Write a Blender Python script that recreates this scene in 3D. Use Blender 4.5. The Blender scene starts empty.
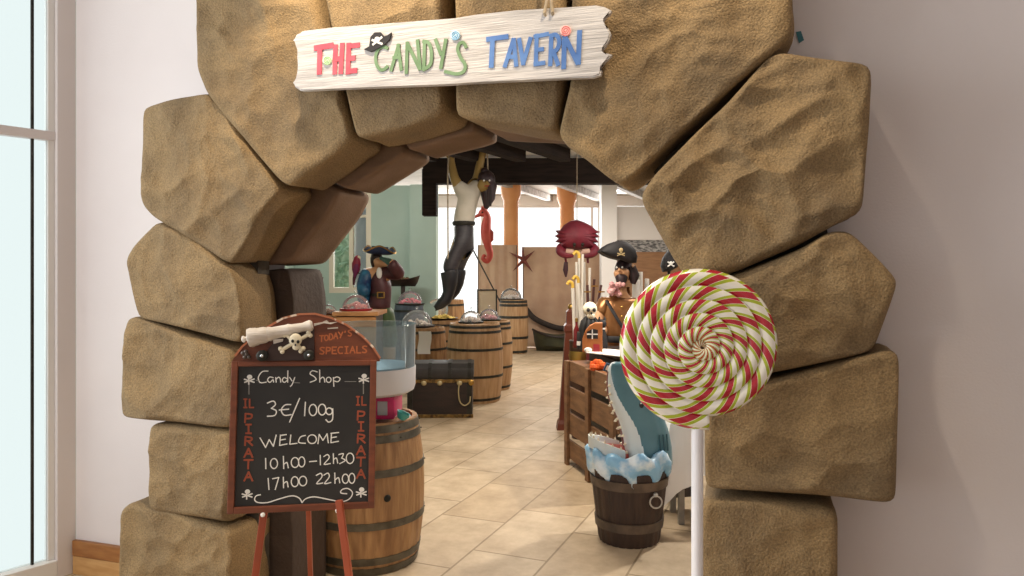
import bpy, bmesh, math, random
from mathutils import Vector, Matrix, noise
PI = math.pi
R = math.radians
random.seed(7)
sc = bpy.context.scene
C = sc.collection

# ------------------------------------------------------------------ camera
F, HZ, EYE = 740.0, 270.0, 1.5          # focal length in pixels, horizon row, eye height
cam = bpy.data.cameras.new('camera'); camo = bpy.data.objects.new('camera', cam); C.objects.link(camo)
camo.location = (0, 0, EYE); camo.rotation_euler = (PI/2, 0, 0)
cam.sensor_width = 36; cam.lens = 36*F/1024; cam.shift_y = -(288-HZ)/1024
cam.clip_start = .02; cam.clip_end = 300
sc.camera = camo
# ------------------------------------------------------------------ world, lights, exposure
w = bpy.data.worlds.new('world'); sc.world = w; w.use_nodes = True
bg = w.node_tree.nodes['Background']
bg.inputs[0].default_value = (.96, .98, .97, 1); bg.inputs[1].default_value = 1.3
vs = sc.view_settings
vs.view_transform = 'Standard'; vs.look = 'None'; vs.gamma = 1; vs.use_curve_mapping = False; vs.exposure = .12

def light(kind, loc, target, energy, col, size=1., size_y=None, spot=60, blend=.6):
    l = bpy.data.lights.new('lamp', kind); o = bpy.data.objects.new('lamp', l); C.objects.link(o)
    o.location = loc; l.energy = energy; l.color = col
    if kind == 'AREA':
        l.size = size
        if size_y: l.shape = 'RECTANGLE'; l.size_y = size_y
    else: l.shadow_soft_size = size
    if kind == 'SPOT': l.spot_size = R(spot); l.spot_blend = blend
    d = Vector(target)-Vector(loc); o.rotation_euler = d.to_track_quat('-Z', 'Y').to_euler()
    return o
WARM = (1, .84, .62); DAY = (1, .97, .93)
light('SPOT', (-.75, 2.42, 3.25), (-.6, 2.85, 1.9), 100, WARM, .03, spot=78)      # warm foyer spots over the arch
light('SPOT', (.40, 2.02, 3.35), (.42, 2.5, 2.0), 75, WARM, .03, spot=66)
light('AREA', (-3.75, 2.0, 2.0), (0, 2.9, 1.2), 85, (.95, .98, 1), 1.6, 2.4)         # daylight through the foyer window
light('AREA', (-2.9, 11.2, 1.8), (-1, 7, 1), 60, DAY, 1, 1.6)
light('AREA', (.1, 5.3, 2.45), (.1, 5.3, 0), 50, (1, .9, .76), .8, .8)             # area fill lamps added under the ceiling to brighten the shop
light('AREA', (1.2, 10.2, 2.9), (1.2, 10.2, 0), 100, (1, .93, .84), 1.2, 1.2)
light('SPOT', (1.9, 5.0, 2.45), (.1, 4.0, 0), 170, (1, .95, .86), .05, spot=105, blend=.5)  # shop ceiling spot
light('POINT', (-1.75, 8.7, 2.35), (0, 0, 0), 36, (1, .96, .90), .12)  # unseen point lamps added near the ceiling as fill for the walls
light('POINT', (-1.2, 5.2, 2.4), (0, 0, 0), 13, (1, .95, .88), .12)
light('POINT', (1.5, 6.3, 2.3), (0, 0, 0), 26, (1, .95, .88), .12)
light('AREA', (-.2, 17.2, 2.6), (-.2, 12, 1.0), 260, (1, .98, .95), 6, 1.6)          # daylight of the far windows

# ------------------------------------------------------------------ helpers
AW = R(18)                                                     # the arch wall is turned 18 degrees to the view
U = Vector((math.cos(AW), -math.sin(AW), 0)); N = Vector((-math.sin(AW), -math.cos(AW), 0)); Z = Vector((0, 0, 1))
def ray(px, py): return Vector(((px-512)/F, 1, -(py-HZ)/F))
def at(px, py, Y): return Vector((0, 0, EYE)) + ray(px, py)*Y
def gnd(px, py): return at(px, py, EYE*F/(py-HZ))
class Frame:                                                   # a plane: local x along e1, local z along e2, local -y towards the viewer
    def __init__(s, o, e1, e2):
        s.o = Vector(o); s.e1 = Vector(e1).normalized(); e2 = Vector(e2)
        s.e2 = (e2 - s.e1*e2.dot(s.e1)).normalized(); s.n = s.e1.cross(s.e2)
        s.M = Matrix((( s.e1.x, -s.n.x, s.e2.x, s.o.x), (s.e1.y, -s.n.y, s.e2.y, s.o.y), (s.e1.z, -s.n.z, s.e2.z, s.o.z), (0, 0, 0, 1)))
    def hit(s, px, py, d=0):
        r = ray(px, py); e = Vector((0, 0, EYE)); t = (s.o + s.n*d - e).dot(s.n)/r.dot(s.n); q = e+r*t-s.o
        return (q.dot(s.e1), q.dot(s.e2))
WALL = Frame((0, 2.966, 0), U, Z)
def wpt(u, d, v): return WALL.o + WALL.e1*u + WALL.n*d + Z*v

def col(c):
    if isinstance(c, str):
        c = [int(c[i:i+2], 16)/255 for i in (0, 2, 4)]
        c = [x/12.92 if x <= .04045 else ((x+.055)/1.055)**2.4 for x in c]
    return (*c, 1)
MC = {}
def mat(name, c, rough=.6, c2=None, scale=6., stretch=(1, 1, 1), bump=0., bscale=40., metal=0., spec=.5, detail=6., lo=.35, hi=.65):
    if name in MC: return MC[name]
    m = bpy.data.materials.new(name); m.use_nodes = True; nt = m.node_tree; b = nt.nodes['Principled BSDF']
    b.inputs['Base Color'].default_value = col(c); b.inputs['Roughness'].default_value = rough
    b.inputs['Metallic'].default_value = metal; b.inputs['Specular IOR Level'].default_value = spec
    if c2 or bump:
        tc = nt.nodes.new('ShaderNodeTexCoord'); mp = nt.nodes.new('ShaderNodeMapping'); mp.inputs['Scale'].default_value = stretch
        nt.links.new(tc.outputs['Object'], mp.inputs['Vector'])
    if c2:
        nz = nt.nodes.new('ShaderNodeTexNoise'); nz.inputs['Scale'].default_value = scale; nz.inputs['Detail'].default_value = detail
        nt.links.new(mp.outputs[0], nz.inputs['Vector'])
        cr = nt.nodes.new('ShaderNodeValToRGB'); cr.color_ramp.elements[0].position = lo; cr.color_ramp.elements[1].position = hi
        cr.color_ramp.elements[0].color = col(c); cr.color_ramp.elements[1].color = col(c2)
        nt.links.new(nz.outputs['Fac'], cr.inputs[0]); nt.links.new(cr.outputs[0], b.inputs['Base Color'])
    if bump:
        n2 = nt.nodes.new('ShaderNodeTexNoise'); n2.inputs['Scale'].default_value = bscale; n2.inputs['Detail'].default_value = 5
        nt.links.new(mp.outputs[0], n2.inputs['Vector'])
        bp = nt.nodes.new('ShaderNodeBump'); bp.inputs['Strength'].default_value = bump; bp.inputs['Distance'].default_value = .01
        nt.links.new(n2.outputs['Fac'], bp.inputs['Height']); nt.links.new(bp.outputs[0], b.inputs['Normal'])
    MC[name] = m; return m
def emis(name, c, s):
    if name in MC: return MC[name]
    m = mat(name, c); b = m.node_tree.nodes['Principled BSDF']
    b.inputs['Emission Color'].default_value = col(c); b.inputs['Emission Strength'].default_value = s; return m
def glass(name, tint=(1, 1, 1), gl=.12, body=0.):
    if name in MC: return MC[name]
    m = bpy.data.materials.new(name); m.use_nodes = True; nt = m.node_tree; nt.nodes.clear()
    out = nt.nodes.new('ShaderNodeOutputMaterial'); tr = nt.nodes.new('ShaderNodeBsdfTransparent'); tr.inputs[0].default_value = (*tint, 1)
    g = nt.nodes.new('ShaderNodeBsdfGlossy'); g.inputs['Roughness'].default_value = .04
    lw = nt.nodes.new('ShaderNodeLayerWeight'); lw.inputs[0].default_value = gl
    mx = nt.nodes.new('ShaderNodeMixShader')
    nt.links.new(lw.outputs['Fresnel'], mx.inputs[0]); nt.links.new(tr.outputs[0], mx.inputs[1]); nt.links.new(g.outputs[0], mx.inputs[2])
    last = mx
    if body:
        df = nt.nodes.new('ShaderNodeBsdfDiffuse'); df.inputs[0].default_value = (*tint, 1); m2 = nt.nodes.new('ShaderNodeMixShader'); m2.inputs[0].default_value = body
        nt.links.new(mx.outputs[0], m2.inputs[1]); nt.links.new(df.outputs[0], m2.inputs[2]); last = m2
    nt.links.new(last.outputs[0], out.inputs[0]); MC[name] = m; return m

def tag(o, label=None, cat=None, group=None, kind=None):
    if label: o['label'] = label
    if cat: o['category'] = cat
    if group: o['group'] = group
    if kind: o['kind'] = kind
    return o
def thing(name, label, cat, loc=(0, 0, 0), rz=0, group=None, M=None):
    o = bpy.data.objects.new(name, None); C.objects.link(o); o.empty_display_size = .1
    if M is not None: o.matrix_world = M
    else: o.location = loc; o.rotation_euler = (0, 0, rz)
    return tag(o, label, cat, group)
def copy_tree(o, parent=None):
    c = o.copy(); C.objects.link(c)
    if parent: c.parent = parent
    for ch in list(o.children): copy_tree(ch, c)
    return c

class MB:
    def __init__(s): s.bm = bmesh.new(); s.mi = 0
    def _v(s, p): return s.bm.verts.new(p)
    def _f(s, vs_):
        try:
            f = s.bm.faces.new(vs_); f.material_index = s.mi; return f
        except ValueError: return None
    def box(s, c, size, rot=None, taper=1., bev=0.):
        c = Vector(c); x, y, z = (q/2 for q in size); P = []
        for k, zz in ((1, -z), (taper, z)):
            for a, b in ((-1, -1), (1, -1), (1, 1), (-1, 1)): P.append(Vector((a*x*k, b*y*k, zz)))
        if rot is not None: P = [rot @ p for p in P]
        V = [s._v(c+p) for p in P]; fs = []
        for q in ((3, 2, 1, 0), (4, 5, 6, 7), (0, 1, 5, 4), (1, 2, 6, 5), (2, 3, 7, 6), (3, 0, 4, 7)): fs.append(s._f([V[i] for i in q]))
        if bev:
            es = list({e for f in fs for e in f.edges})
            bmesh.ops.bevel(s.bm, geom=es, offset=bev, segments=2, profile=.6, affect='EDGES')
        return s
    def beam(s, a, b, wd, ht, up=Z, bev=0.):
        a = Vector(a); b = Vector(b); d = b-a; x = d.normalized(); y = Vector(up).cross(x)
        if y.length < 1e-4: y = Vector((0, 1, 0)).cross(x)
        y.normalize(); z = x.cross(y)
        return s.box((a+b)/2, (d.length, wd, ht), Matrix((x, y, z)).transposed(), bev=bev)
    def tube(s, pts, r, n=10, closed=False, flat=1., caps=True):
        pts = [Vector(p) for p in pts]; m = len(pts); rr = r if isinstance(r, (list, tuple)) else [r]*m
        rings = []; prev = None
        for i, p in enumerate(pts):
            if closed: t = pts[(i+1) % m]-pts[i-1]
            else: t = pts[min(i+1, m-1)]-pts[max(i-1, 0)]
            t.normalize()
            if prev is None:
                a = Vector((0, 0, 1)) if abs(t.z) < .9 else Vector((0, 1, 0)); x = t.cross(a).normalized()
            else:
                x = prev - t*prev.dot(t)
                x = x.normalized() if x.length > 1e-5 else t.orthogonal().normalized()
            prev = x; y = t.cross(x)
            rings.append([s._v(p + (x*math.cos(2*PI*k/n) + y*math.sin(2*PI*k/n)*flat)*rr[i]) for k in range(n)])
        for i in range(m if closed else m-1):
            A, B = rings[i], rings[(i+1) % m]
            for k in range(n): s._f([A[k], A[(k+1) % n], B[(k+1) % n], B[k]])
        if caps and not closed: s._f(rings[0][::-1]); s._f(rings[-1])
        return s
    def lathe(s, prof, c=(0, 0, 0), n=32, groove=0, gd=0., M=None, caps=True):
        c = Vector(c); rings = []
        for r, z in prof:
            ring = []
            for k in range(n):
                rr = r - (gd if groove and k % groove == 0 else 0)
                p = Vector((max(rr, 1e-4)*math.cos(2*PI*k/n), max(rr, 1e-4)*math.sin(2*PI*k/n), z))
                if M is not None: p = M @ p
                ring.append(s._v(c+p))
            rings.append(ring)
        for A, B in zip(rings, rings[1:]):
            for k in range(n): s._f([A[k], A[(k+1) % n], B[(k+1) % n], B[k]])
        if caps: s._f(rings[0][::-1]); s._f(rings[-1])
        return s
    def ball(s, c, r, n=14, M=None):
        if not isinstance(r, (tuple, list)): r = (r, r, r)
        m = n//2; prof = [(math.sin(PI*i/m), -math.cos(PI*i/m)) for i in range(m+1)]
        S = Matrix.Diagonal(Vector(r)); S = (M @ S) if M is not None else S
        return s.lathe(prof, c, n, M=S)
    def loft(s, rings, caps=True):
        V = [[s._v(p) for p in r] for r in rings]; n = len(V[0])
        for A, B in zip(V, V[1:]):
            for k in range(n): s._f([A[k], A[(k+1) % n], B[(k+1) % n], B[k]])
        if caps: s._f(V[0][::-1]); s._f(V[-1])
        return s
    def plate(s, poly, d0, d1, f=lambda a, d, b: (a, -d, b)):           # outline in (a, b), from depth d0 to d1 towards the viewer
        n = len(poly); A = [s._v(f(a, d0, b)) for a, b in poly]; B = [s._v(f(a, d1, b)) for a, b in poly]
        s._f(A[::-1]); s._f(B)
        for k in range(n): s._f([A[k], A[(k+1) % n], B[(k+1) % n], B[k]])
        return s
    def stroke(s, pts, hw, d0, d1, closed=False):                          # a brush or chalk line lying on a plane
        P = [Vector((p[0], p[1])) for p in pts]; m = len(P); L = []; Rr = []
        for i, p in enumerate(P):
            a = P[i-1] if (i or closed) else None; b = P[(i+1) % m] if (i < m-1 or closed) else None
            t1 = (p-a).normalized() if a is not None and (p-a).length > 1e-7 else None; t2 = (b-p).normalized() if b is not None and (b-p).length > 1e-7 else None
            t1 = t1 or t2 or Vector((1, 0)); t2 = t2 or t1; t = t1+t2
            t = t.normalized() if t.length > .2 else t1
            nn = Vector((-t.y, t.x)); k = min(1.5, 1/max(.5, nn.dot(Vector((-t1.y, t1.x)))))
            ext = Vector((0, 0))
            if not closed and i == 0: ext = -t2*hw*.6
            if not closed and i == m-1: ext = t1*hw*.6
            L.append(p+ext+nn*hw*k); Rr.append(p+ext-nn*hw*k)
        q = []
        for a, b in zip(L, Rr): q.append([s._v((a.x, -d0, a.y)), s._v((a.x, -d1, a.y)), s._v((b.x, -d1, b.y)), s._v((b.x, -d0, b.y))])
        for i in range(m if closed else m-1):
            A, B = q[i], q[(i+1) % m]
            for k in range(4): s._f([A[k], A[(k+1) % 4], B[(k+1) % 4], B[k]])
        if not closed: s._f(q[0][::-1]); s._f(q[-1])
        return s
    def build(s, name, m, parent=None, smooth=True, loc=None, rot=None, M=None, angle=40, fix=True):
        if fix: bmesh.ops.recalc_face_normals(s.bm, faces=s.bm.faces)
        me = bpy.data.meshes.new(name); s.bm.to_mesh(me); s.bm.free()
        for q in (m if isinstance(m, (list, tuple)) else [m]): me.materials.append(q)
        if smooth: me.shade_smooth(); me.set_sharp_from_angle(angle=R(angle))
        o = bpy.data.objects.new(name, me); C.objects.link(o)
        if parent: o.parent = parent
        if M is not None: o.matrix_world = M
        if loc is not None: o.location = loc
        if rot is not None: o.rotation_euler = rot
        return o
def struct(o): o['kind'] = 'structure'; return o
def ell(cx, cy, rx, ry, n=16, a0=0.): return [(cx+rx*math.cos(a0+2*PI*k/n), cy+ry*math.sin(a0+2*PI*k/n)) for k in range(n)]
def spline(pts, k=6):
    P = [Vector(p) for p in pts]; out = []
    for i in range(len(P)-1):
        p0 = P[max(i-1, 0)]; p1 = P[i]; p2 = P[i+1]; p3 = P[min(i+2, len(P)-1)]
        for j in range(k):
            t = j/k; out.append(.5*((2*p1)+(p2-p0)*t+(2*p0-5*p1+4*p2-p3)*t*t+(3*p1-p0-3*p2+p3)*t**3))
    out.append(P[-1]); return out
def skin(name, nodes, edges, m, parent, sub=2, root=0):
    me = bpy.data.meshes.new(name); me.from_pydata([n[0] for n in nodes], edges, []); me.materials.append(m)
    o = bpy.data.objects.new(name, me); C.objects.link(o); o.parent = parent
    md = o.modifiers.new('skin', 'SKIN'); md.use_smooth_shade = True; md.branch_smoothing = .6
    for i, v in enumerate(me.skin_vertices[0].data):
        r = nodes[i][1]; v.radius = (r*1.12, r*1.12); v.use_root = (i == root)
    s = o.modifiers.new('sub', 'SUBSURF'); s.levels = sub; s.render_levels = sub
    return o
def chain(nodes, edges, pts, radii, start=None):
    prev = start
    for p, r in zip(pts, radii):
        nodes.append((Vector(p), r)); i = len(nodes)-1
        if prev is not None: edges.append((prev, i))
        prev = i
    return prev

# ------------------------------------------------------------------ materials
STONE = mat('sandstone', '78644a', .8, '9b805a', 3.2, bump=.7, bscale=140, lo=.3, hi=.72, spec=.3)
def speckle(m, sc_=170, lo=.62, hi=1.12):                       # fine dark and pale grains of the stone itself
    nt = m.node_tree; b = nt.nodes['Principled BSDF']; src = b.inputs['Base Color'].links[0].from_socket
    tc = nt.nodes.new('ShaderNodeTexCoord'); nz = nt.nodes.new('ShaderNodeTexNoise'); nz.inputs['Scale'].default_value = sc_; nz.inputs['Detail'].default_value = 3
    nt.links.new(tc.outputs['Object'], nz.inputs['Vector']); cr = nt.nodes.new('ShaderNodeValToRGB'); e = cr.color_ramp.elements
    e[0].position = .34; e[0].color = (lo, lo, lo, 1); e[1].position = .62; e[1].color = (hi, hi, hi*.97, 1); nt.links.new(nz.outputs['Fac'], cr.inputs[0])
    mx = nt.nodes.new('ShaderNodeMix'); mx.data_type = 'RGBA'; mx.blend_type = 'MULTIPLY'; mx.inputs[0].default_value = .8
    nt.links.new(src, mx.inputs[6]); nt.links.new(cr.outputs[0], mx.inputs[7]); nt.links.new(mx.outputs[2], b.inputs['Base Color'])
speckle(STONE)
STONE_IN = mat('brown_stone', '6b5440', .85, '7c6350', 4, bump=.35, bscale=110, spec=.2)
MORTAR = mat('dark_mortar', '3a342d', .95, '4b443a', 12, bump=.6)
PLASTER = mat('white_plaster', 'dad1cf', .75, 'd5cbc9', 1.5, bump=.08, bscale=120)
TEAL = mat('sage_plaster', 'a4b8ad', .8, 'acbfb4', 2)
WHITE = mat('white_paint', 'e6e2de', .45)
FRAMEW = mat('frame_paint', 'd8cfcc', .4)
DARKWOOD = mat('dark_beam_wood', '1d1613', .85, '2a201b', 5, (1, 1, 8), bump=.3, spec=.2)
OAK = mat('barrel_oak', 'ac8458', .55, '86603c', 5, (6, 6, .7), bump=.35, bscale=22)
OAK2 = mat('pale_barrel_oak', 'b8946c', .55, '9c7650', 4, (6, 6, .6), bump=.3, bscale=22)
IRON = mat('dark_iron', '25241f', .5, '3a3832', 14, metal=.5)
GALV = mat('dull_hoop_metal', '6b6558', .5, '4f4a40', 14, metal=.6)
RUST = mat('red_brown_wood', '7d4228', .45, '64341f', 7, (1, 1, 5), bump=.15)
BLACK = mat('black_cloth', '171416', .7, '221d20', 9)
CHALKB = mat('slate_black', '211f1e', .55, '2c2a28', 4)
CHALK = mat('chalk_white', 'ece9e2', .9)
BONE = mat('bone_white', 'e8dfc8', .6, 'd8ccb0', 12)
DARKCH = mat('chest_wood', '1f1512', .45, '2f1f19', 6, (1, 4, 4), bump=.3)
GOLD = mat('brass', 'b08a48', .35, metal=.9)
CLEAR = glass('clear_glass', (.97, .98, .98), .2, .12)
ACRYL = glass('clear_acrylic', (.80, .88, .92), .2, .12)
WINGL = glass('window_glass', (.78, .82, .82), .08)
PAPER = mat('white_paper', 'ece8e2', .7)
ROPE = mat('hemp_rope', 'b4a288', .8, '94836a', 30)
SKIN = mat('skin_paint', 'c8956c', .5)
RED = mat('red_paint', 'a8202c', .45, '8a1a26', 8)

# ------------------------------------------------------------------ room shell
def floor_mat():
    m = bpy.data.materials.new('sandstone_tiles'); m.use_nodes = True; nt = m.node_tree; b = nt.nodes['Principled BSDF']
    tc = nt.nodes.new('ShaderNodeTexCoord'); mp = nt.nodes.new('ShaderNodeMapping'); mp.inputs['Rotation'].default_value = (0, 0, R(-68))
    nt.links.new(tc.outputs['Object'], mp.inputs[0])
    br = nt.nodes.new('ShaderNodeTexBrick'); br.inputs['Scale'].default_value = 1; br.offset = .37
    br.inputs['Brick Width'].default_value = .72; br.inputs['Row Height'].default_value = .42; br.inputs['Mortar Size'].default_value = .007; br.inputs['Mortar Smooth'].default_value = .4
    br.inputs['Color1'].default_value = col('cdbba2'); br.inputs['Color2'].default_value = col('bfaa8e'); br.inputs['Mortar'].default_value = col('9c8a70')
    nt.links.new(mp.outputs[0], br.inputs['Vector'])
    nz = nt.nodes.new('ShaderNodeTexNoise'); nz.inputs['Scale'].default_value = 5; nz.inputs['Detail'].default_value = 9; nz.inputs['Roughness'].default_value = .65
    nt.links.new(mp.outputs[0], nz.inputs[0])
    cr = nt.nodes.new('ShaderNodeValToRGB'); cr.color_ramp.elements[0].position = .3; cr.color_ramp.elements[1].position = .7
    cr.color_ramp.elements[0].color = (.62, .55, .47, 1); cr.color_ramp.elements[1].color = (1.1, 1.08, 1.05, 1)
    nt.links.new(nz.outputs[0], cr.inputs[0])
    mx = nt.nodes.new('ShaderNodeMix'); mx.data_type = 'RGBA'; mx.blend_type = 'MULTIPLY'; mx.inputs[0].default_value = .8
    nt.links.new(br.outputs['Color'], mx.inputs[6]); nt.links.new(cr.outputs[0], mx.inputs[7]); nt.links.new(mx.outputs[2], b.inputs['Base Color'])
    b.inputs['Roughness'].default_value = .5; b.inputs['Specular IOR Level'].default_value = .35
    bp = nt.nodes.new('ShaderNodeBump'); bp.inputs['Strength'].default_value = .35; bp.inputs['Distance'].default_value = .004; bp.invert = True
    nt.links.new(br.outputs['Fac'], bp.inputs['Height']); nt.links.new(bp.outputs[0], b.inputs['Normal']); return m
def slab(z0, z1, pts): return MB().plate(pts, z0, z1, lambda a, d, b: (a, b, d))
mb = slab(-.1, 0, [(-5.2, -3), (6, -3), (6, 19), (-4.2, 19), (-3.2, 10.5), (-2.24, 3.8)]); struct(mb.build('floor', floor_mat(), smooth=False))

# arch wall with its opening
HOLE = [WALL.hit(x, y) for x, y in ((258, 250), (262, 190), (325, 112), (400, 92), (450, 88), (560, 96), (640, 150), (682, 205), (716, 300))]
ul = WALL.hit(258, 400)[0]; ur = WALL.hit(716, 400)[0]
HOLE = [(ul, 0)] + HOLE + [(ur, 0)]
UL = -2.272; UR = 3.2; TOP = 4.2
mb = MB(); bm = mb.bm
outer = [(UL, 0), (UL, TOP), (UR, TOP), (UR, 0)]
loop = [HOLE[i] for i in range(len(HOLE))] + outer[::-1]      # one U-shaped outline around the doorway
vsx = [bm.verts.new((a, 0, b)) for a, b in loop]
f = bm.faces.new(vsx)
ex = bmesh.ops.extrude_face_region(bm, geom=[f]); bmesh.ops.translate(bm, verts=[q for q in ex['geom'] if isinstance(q, bmesh.types.BMVert)], vec=(0, .2, 0))
bmesh.ops.triangulate(bm, faces=[q for q in bm.faces if len(q.verts) > 4])
struct(mb.build('wall_front', PLASTER, M=WALL.M, smooth=False))
# dark mortar bed behind the facing stones
mort = [WALL.hit(x, y, .08) for x, y in ((160, 640), (175, 430), (160, 340), (175, 240), (180, 130), (220, 110), (215, -60), (770, -60), (765, 55), (790, 90), (820, 200), (840, 285), (840, 470), (800, 500), (800, 640))]
inn = [WALL.hit(x, y, .08) for x, y in ((716, 640), (716, 300), (680, 205), (640, 155), (560, 105), (450, 98), (395, 104), (325, 122), (268, 190), (258, 250), (258, 640))]
mort = [(a, max(b, 0.001)) for a, b in mort]; inn = [(a, max(b, 0.001)) for a, b in inn]
mb = MB(); bm = mb.bm; vsx = [bm.verts.new((a, -.0, b)) for a, b in mort+inn]; f = bm.faces.new(vsx)
ex = bmesh.ops.extrude_face_region(bm, geom=[f]); bmesh.ops.translate(bm, verts=[q for q in ex['geom'] if isinstance(q, bmesh.types.BMVert)], vec=(0, -.08, 0))
bmesh.ops.triangulate(bm, faces=[q for q in bm.faces if len(q.verts) > 4])
struct(mb.build('trim_1', MORTAR, M=WALL.M, smooth=False))

# foyer window wall on the left
d38 = Vector((-math.sin(R(38)), -math.cos(R(38)), 0)); COR = wpt(UL, 0, 0)
WIN = Frame(COR, -d38, Z)                                       # local x runs towards the corner
def wbox(mb, x0, x1, d0, d1, z0, z1): mb.box(((x0+x1)/2, -(d0+d1)/2, (z0+z1)/2), (x1-x0, abs(d1-d0), z1-z0), bev=.004)
mb = MB(); wbox(mb, -.085, 0, -.10, .0, 0, TOP); struct(mb.build('window_1', FRAMEW, M=WIN.M, smooth=False))
fr = bpy.data.objects['window_1']
mb = MB(); wbox(mb, -1.4, -.085, -.07, -.02, 2.13, 2.175); mb.build('window_transom', FRAMEW, fr, smooth=False)
mb = MB(); wbox(mb, -1.4, -.085, -.08, -.0, 0, .085); mb.build('window_sill', WHITE, fr, smooth=False)
mb = MB(); wbox(mb, -.115, -.085, -.075, -.03, .085, TOP); mb.build('window_jamb', WHITE, fr, smooth=False)
mb = MB(); wbox(mb, -.185, -.172, -.05, -.035, .085, TOP); mb.build('glazing_gasket', IRON, fr, smooth=False)
mb = MB(); wbox(mb, -1.4, -.115, -.055, -.05, .085, TOP); mb.build('window_pane', WINGL, fr, smooth=False)
mb = MB(); mb.box(((UL+WALL.hit(150, 540)[0])/2, -.01, .045), (WALL.hit(150, 540)[0]-UL, .02, .09), bev=.003)
struct(mb.build('baseboard_left', mat('pale_wood', 'c79a62', .5, 'b5854e', 4, (2, 1, 9)), M=WALL.M, smooth=False))
mb = MB(); mb.box(((UL+WALL.hit(150, 540)[0])/2, -.012, .13), (WALL.hit(150, 540)[0]-UL, .024, .075), bev=.004)
struct(mb.build('trim_2', mat('orange_wood', 'a06a34', .45, '8a5526', 4, (2, 1, 9)), M=WALL.M, smooth=False))
t = [WALL.hit(x, y, .004) for x, y in ((796, 32), (801, 31), (804, 40), (799, 43))]
mb = MB(); mb.plate(t, .001, .005); tag(mb.build('sticker', mat('teal_vinyl', '2f6f78', .5), M=WALL.M, smooth=False), 'tiny teal square sticker on the right white wall', 'sticker')

# unseen foyer ceiling, right and back walls, added to hold back ambient light
mb = slab(TOP, TOP+.1, [(-2.16, 3.8), (5, 1.4), (5, -4), (-6, -4), (-6, -1.2)]); struct(mb.build('ceiling_foyer_shade', WHITE, smooth=False))
mb = MB(); mb.box((3.6, -1., TOP/2), (.1, 6, TOP)); struct(mb.build('wall_foyer_shade_right', PLASTER, smooth=False))
mb = MB(); mb.box((-1, -4, TOP/2), (10, .1, TOP)); struct(mb.build('wall_foyer_shade_back', PLASTER, smooth=False))
mb = MB(); mb.box((5.3, 10.5, 1.7), (.1, 16, 3.4)); struct(mb.build('wall_right', WHITE, smooth=False))
# shop interior shell
mb = MB(); mb.beam((-2.22, 3.85, 1.7), (-3.16, 10.6, 1.7), .1, 3.4); struct(mb.build('wall_left', TEAL, smooth=False))
mb = MB()                                                        # sage wall with a window opening
def fx(px, Y): return (px-512)/F*Y
def fz(py, Y): return EYE-(py-HZ)/F*Y
YB = 10.5
mb.box(((-3.1+fx(329, YB))/2, YB+.1, 1.35), (fx(329, YB)+3.1, .2, 2.7))
mb.box(((fx(371, YB)+fx(437, YB))/2, YB+.1, 1.35), (fx(437, YB)-fx(371, YB), .2, 2.7))
mb.box(((fx(329, YB)+fx(371, YB))/2, YB+.1, fz(293, YB)/2), (fx(371, YB)-fx(329, YB), .2, fz(293, YB)))
mb.box(((fx(329, YB)+fx(371, YB))/2, YB+.1, 2.72), (fx(371, YB)-fx(329, YB), .2, .1))
mb.box((fx(424, YB), YB-.06, 1.35), (fx(437, YB)-fx(411, YB), .12, 2.7))
struct(mb.build('wall_back', TEAL, smooth=False))
mb = MB()
x0, x1, z0, z1 = fx(329, YB), fx(371, YB), fz(293, YB), 2.67
for a, b in ((x0, x0+.06), (fx(349, YB), fx(353, YB)), (x1-.07, x1)): mb.box(((a+b)/2, YB+.05, (z0+z1)/2), (b-a, .1, z1-z0-.161))
for zz, h in ((z0+.04, .08), (z1-.04, .08)): mb.box(((x0+x1)/2, YB+.05, zz), (x1-x0, .1, h))
mb.box(((fx(353, YB)+x1)/2, YB+.05, fz(216, YB)), (x1-fx(353, YB), .06, .04))
wf = struct(mb.build('window_2', mat('cream_paint', 'd8cdb8', .5), smooth=False))
mb = MB(); mb.box(((x0+x1)/2, YB+.06, (z0+z1)/2), (x1-x0, .008, z1-z0)); mb.build('window_pane', WINGL, wf, smooth=False)
mb = MB(); mb.box(((fx(353, YB)+x1-.07)/2, YB+.12, (z0+z1)/2), (x1-.07-fx(353, YB), .02, z1-z0-.1)); mb.build('blind', mat('pale_blind', 'd9d6dc', .6), wf, smooth=False)

mb = slab(2.69, 2.79, [(-2.2, 3.95), (1.8, 2.62), (5.5, 2.62), (5.5, 8.6), (-2.88, 8.6)]); struct(mb.build('ceiling', mat('ceiling_white', 'e4dfd6', .8), smooth=False))
mb = slab(3.25, 3.35, [(-3, 8.5), (5.5, 8.5), (5.5, 18), (-4, 18)]); struct(mb.build('ceiling_far', mat('ceiling_grey', 'b9b3aa', .8, 'a8a299', 6), smooth=False))
mb = MB(); mb.box((1.3, 8.53, 2.97), (8.3, .1, .6)); struct(mb.build('wall_bulkhead', mat('bulkhead', 'b8b0a6', .8), smooth=False))
YM = 7.75
mb = MB(); mb.box(((fx(424, YM)+3.4)/2, YM, (fz(184, YM)+2.66)/2), (3.4-fx(424, YM), .2, 2.66-fz(184, YM)), bev=.006); struct(mb.build('beam_main', DARKWOOD, smooth=False))
mb = MB(); mb.box((fx(430, YM), YM, (fz(216, YM)+fz(170, YM))/2), (fx(437, YM)-fx(423, YM), .19, fz(170, YM)-fz(216, YM)), bev=.006); struct(mb.build('beam_drop', DARKWOOD, smooth=False))
jd = Vector((math.sin(R(27)), math.cos(R(27)), 0))
for i in range(-4, 6):
    e = Vector((.086+.425*i, 7.1, 2.612)); mb = MB(); mb.beam(e-jd*min(3.6, (e.x+2.25+(e.y-3.85)*.139)/(jd.x+jd.y*.139)), e, .11, .15, bev=.005); struct(mb.build('beam_joist', DARKWOOD, smooth=False))
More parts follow.
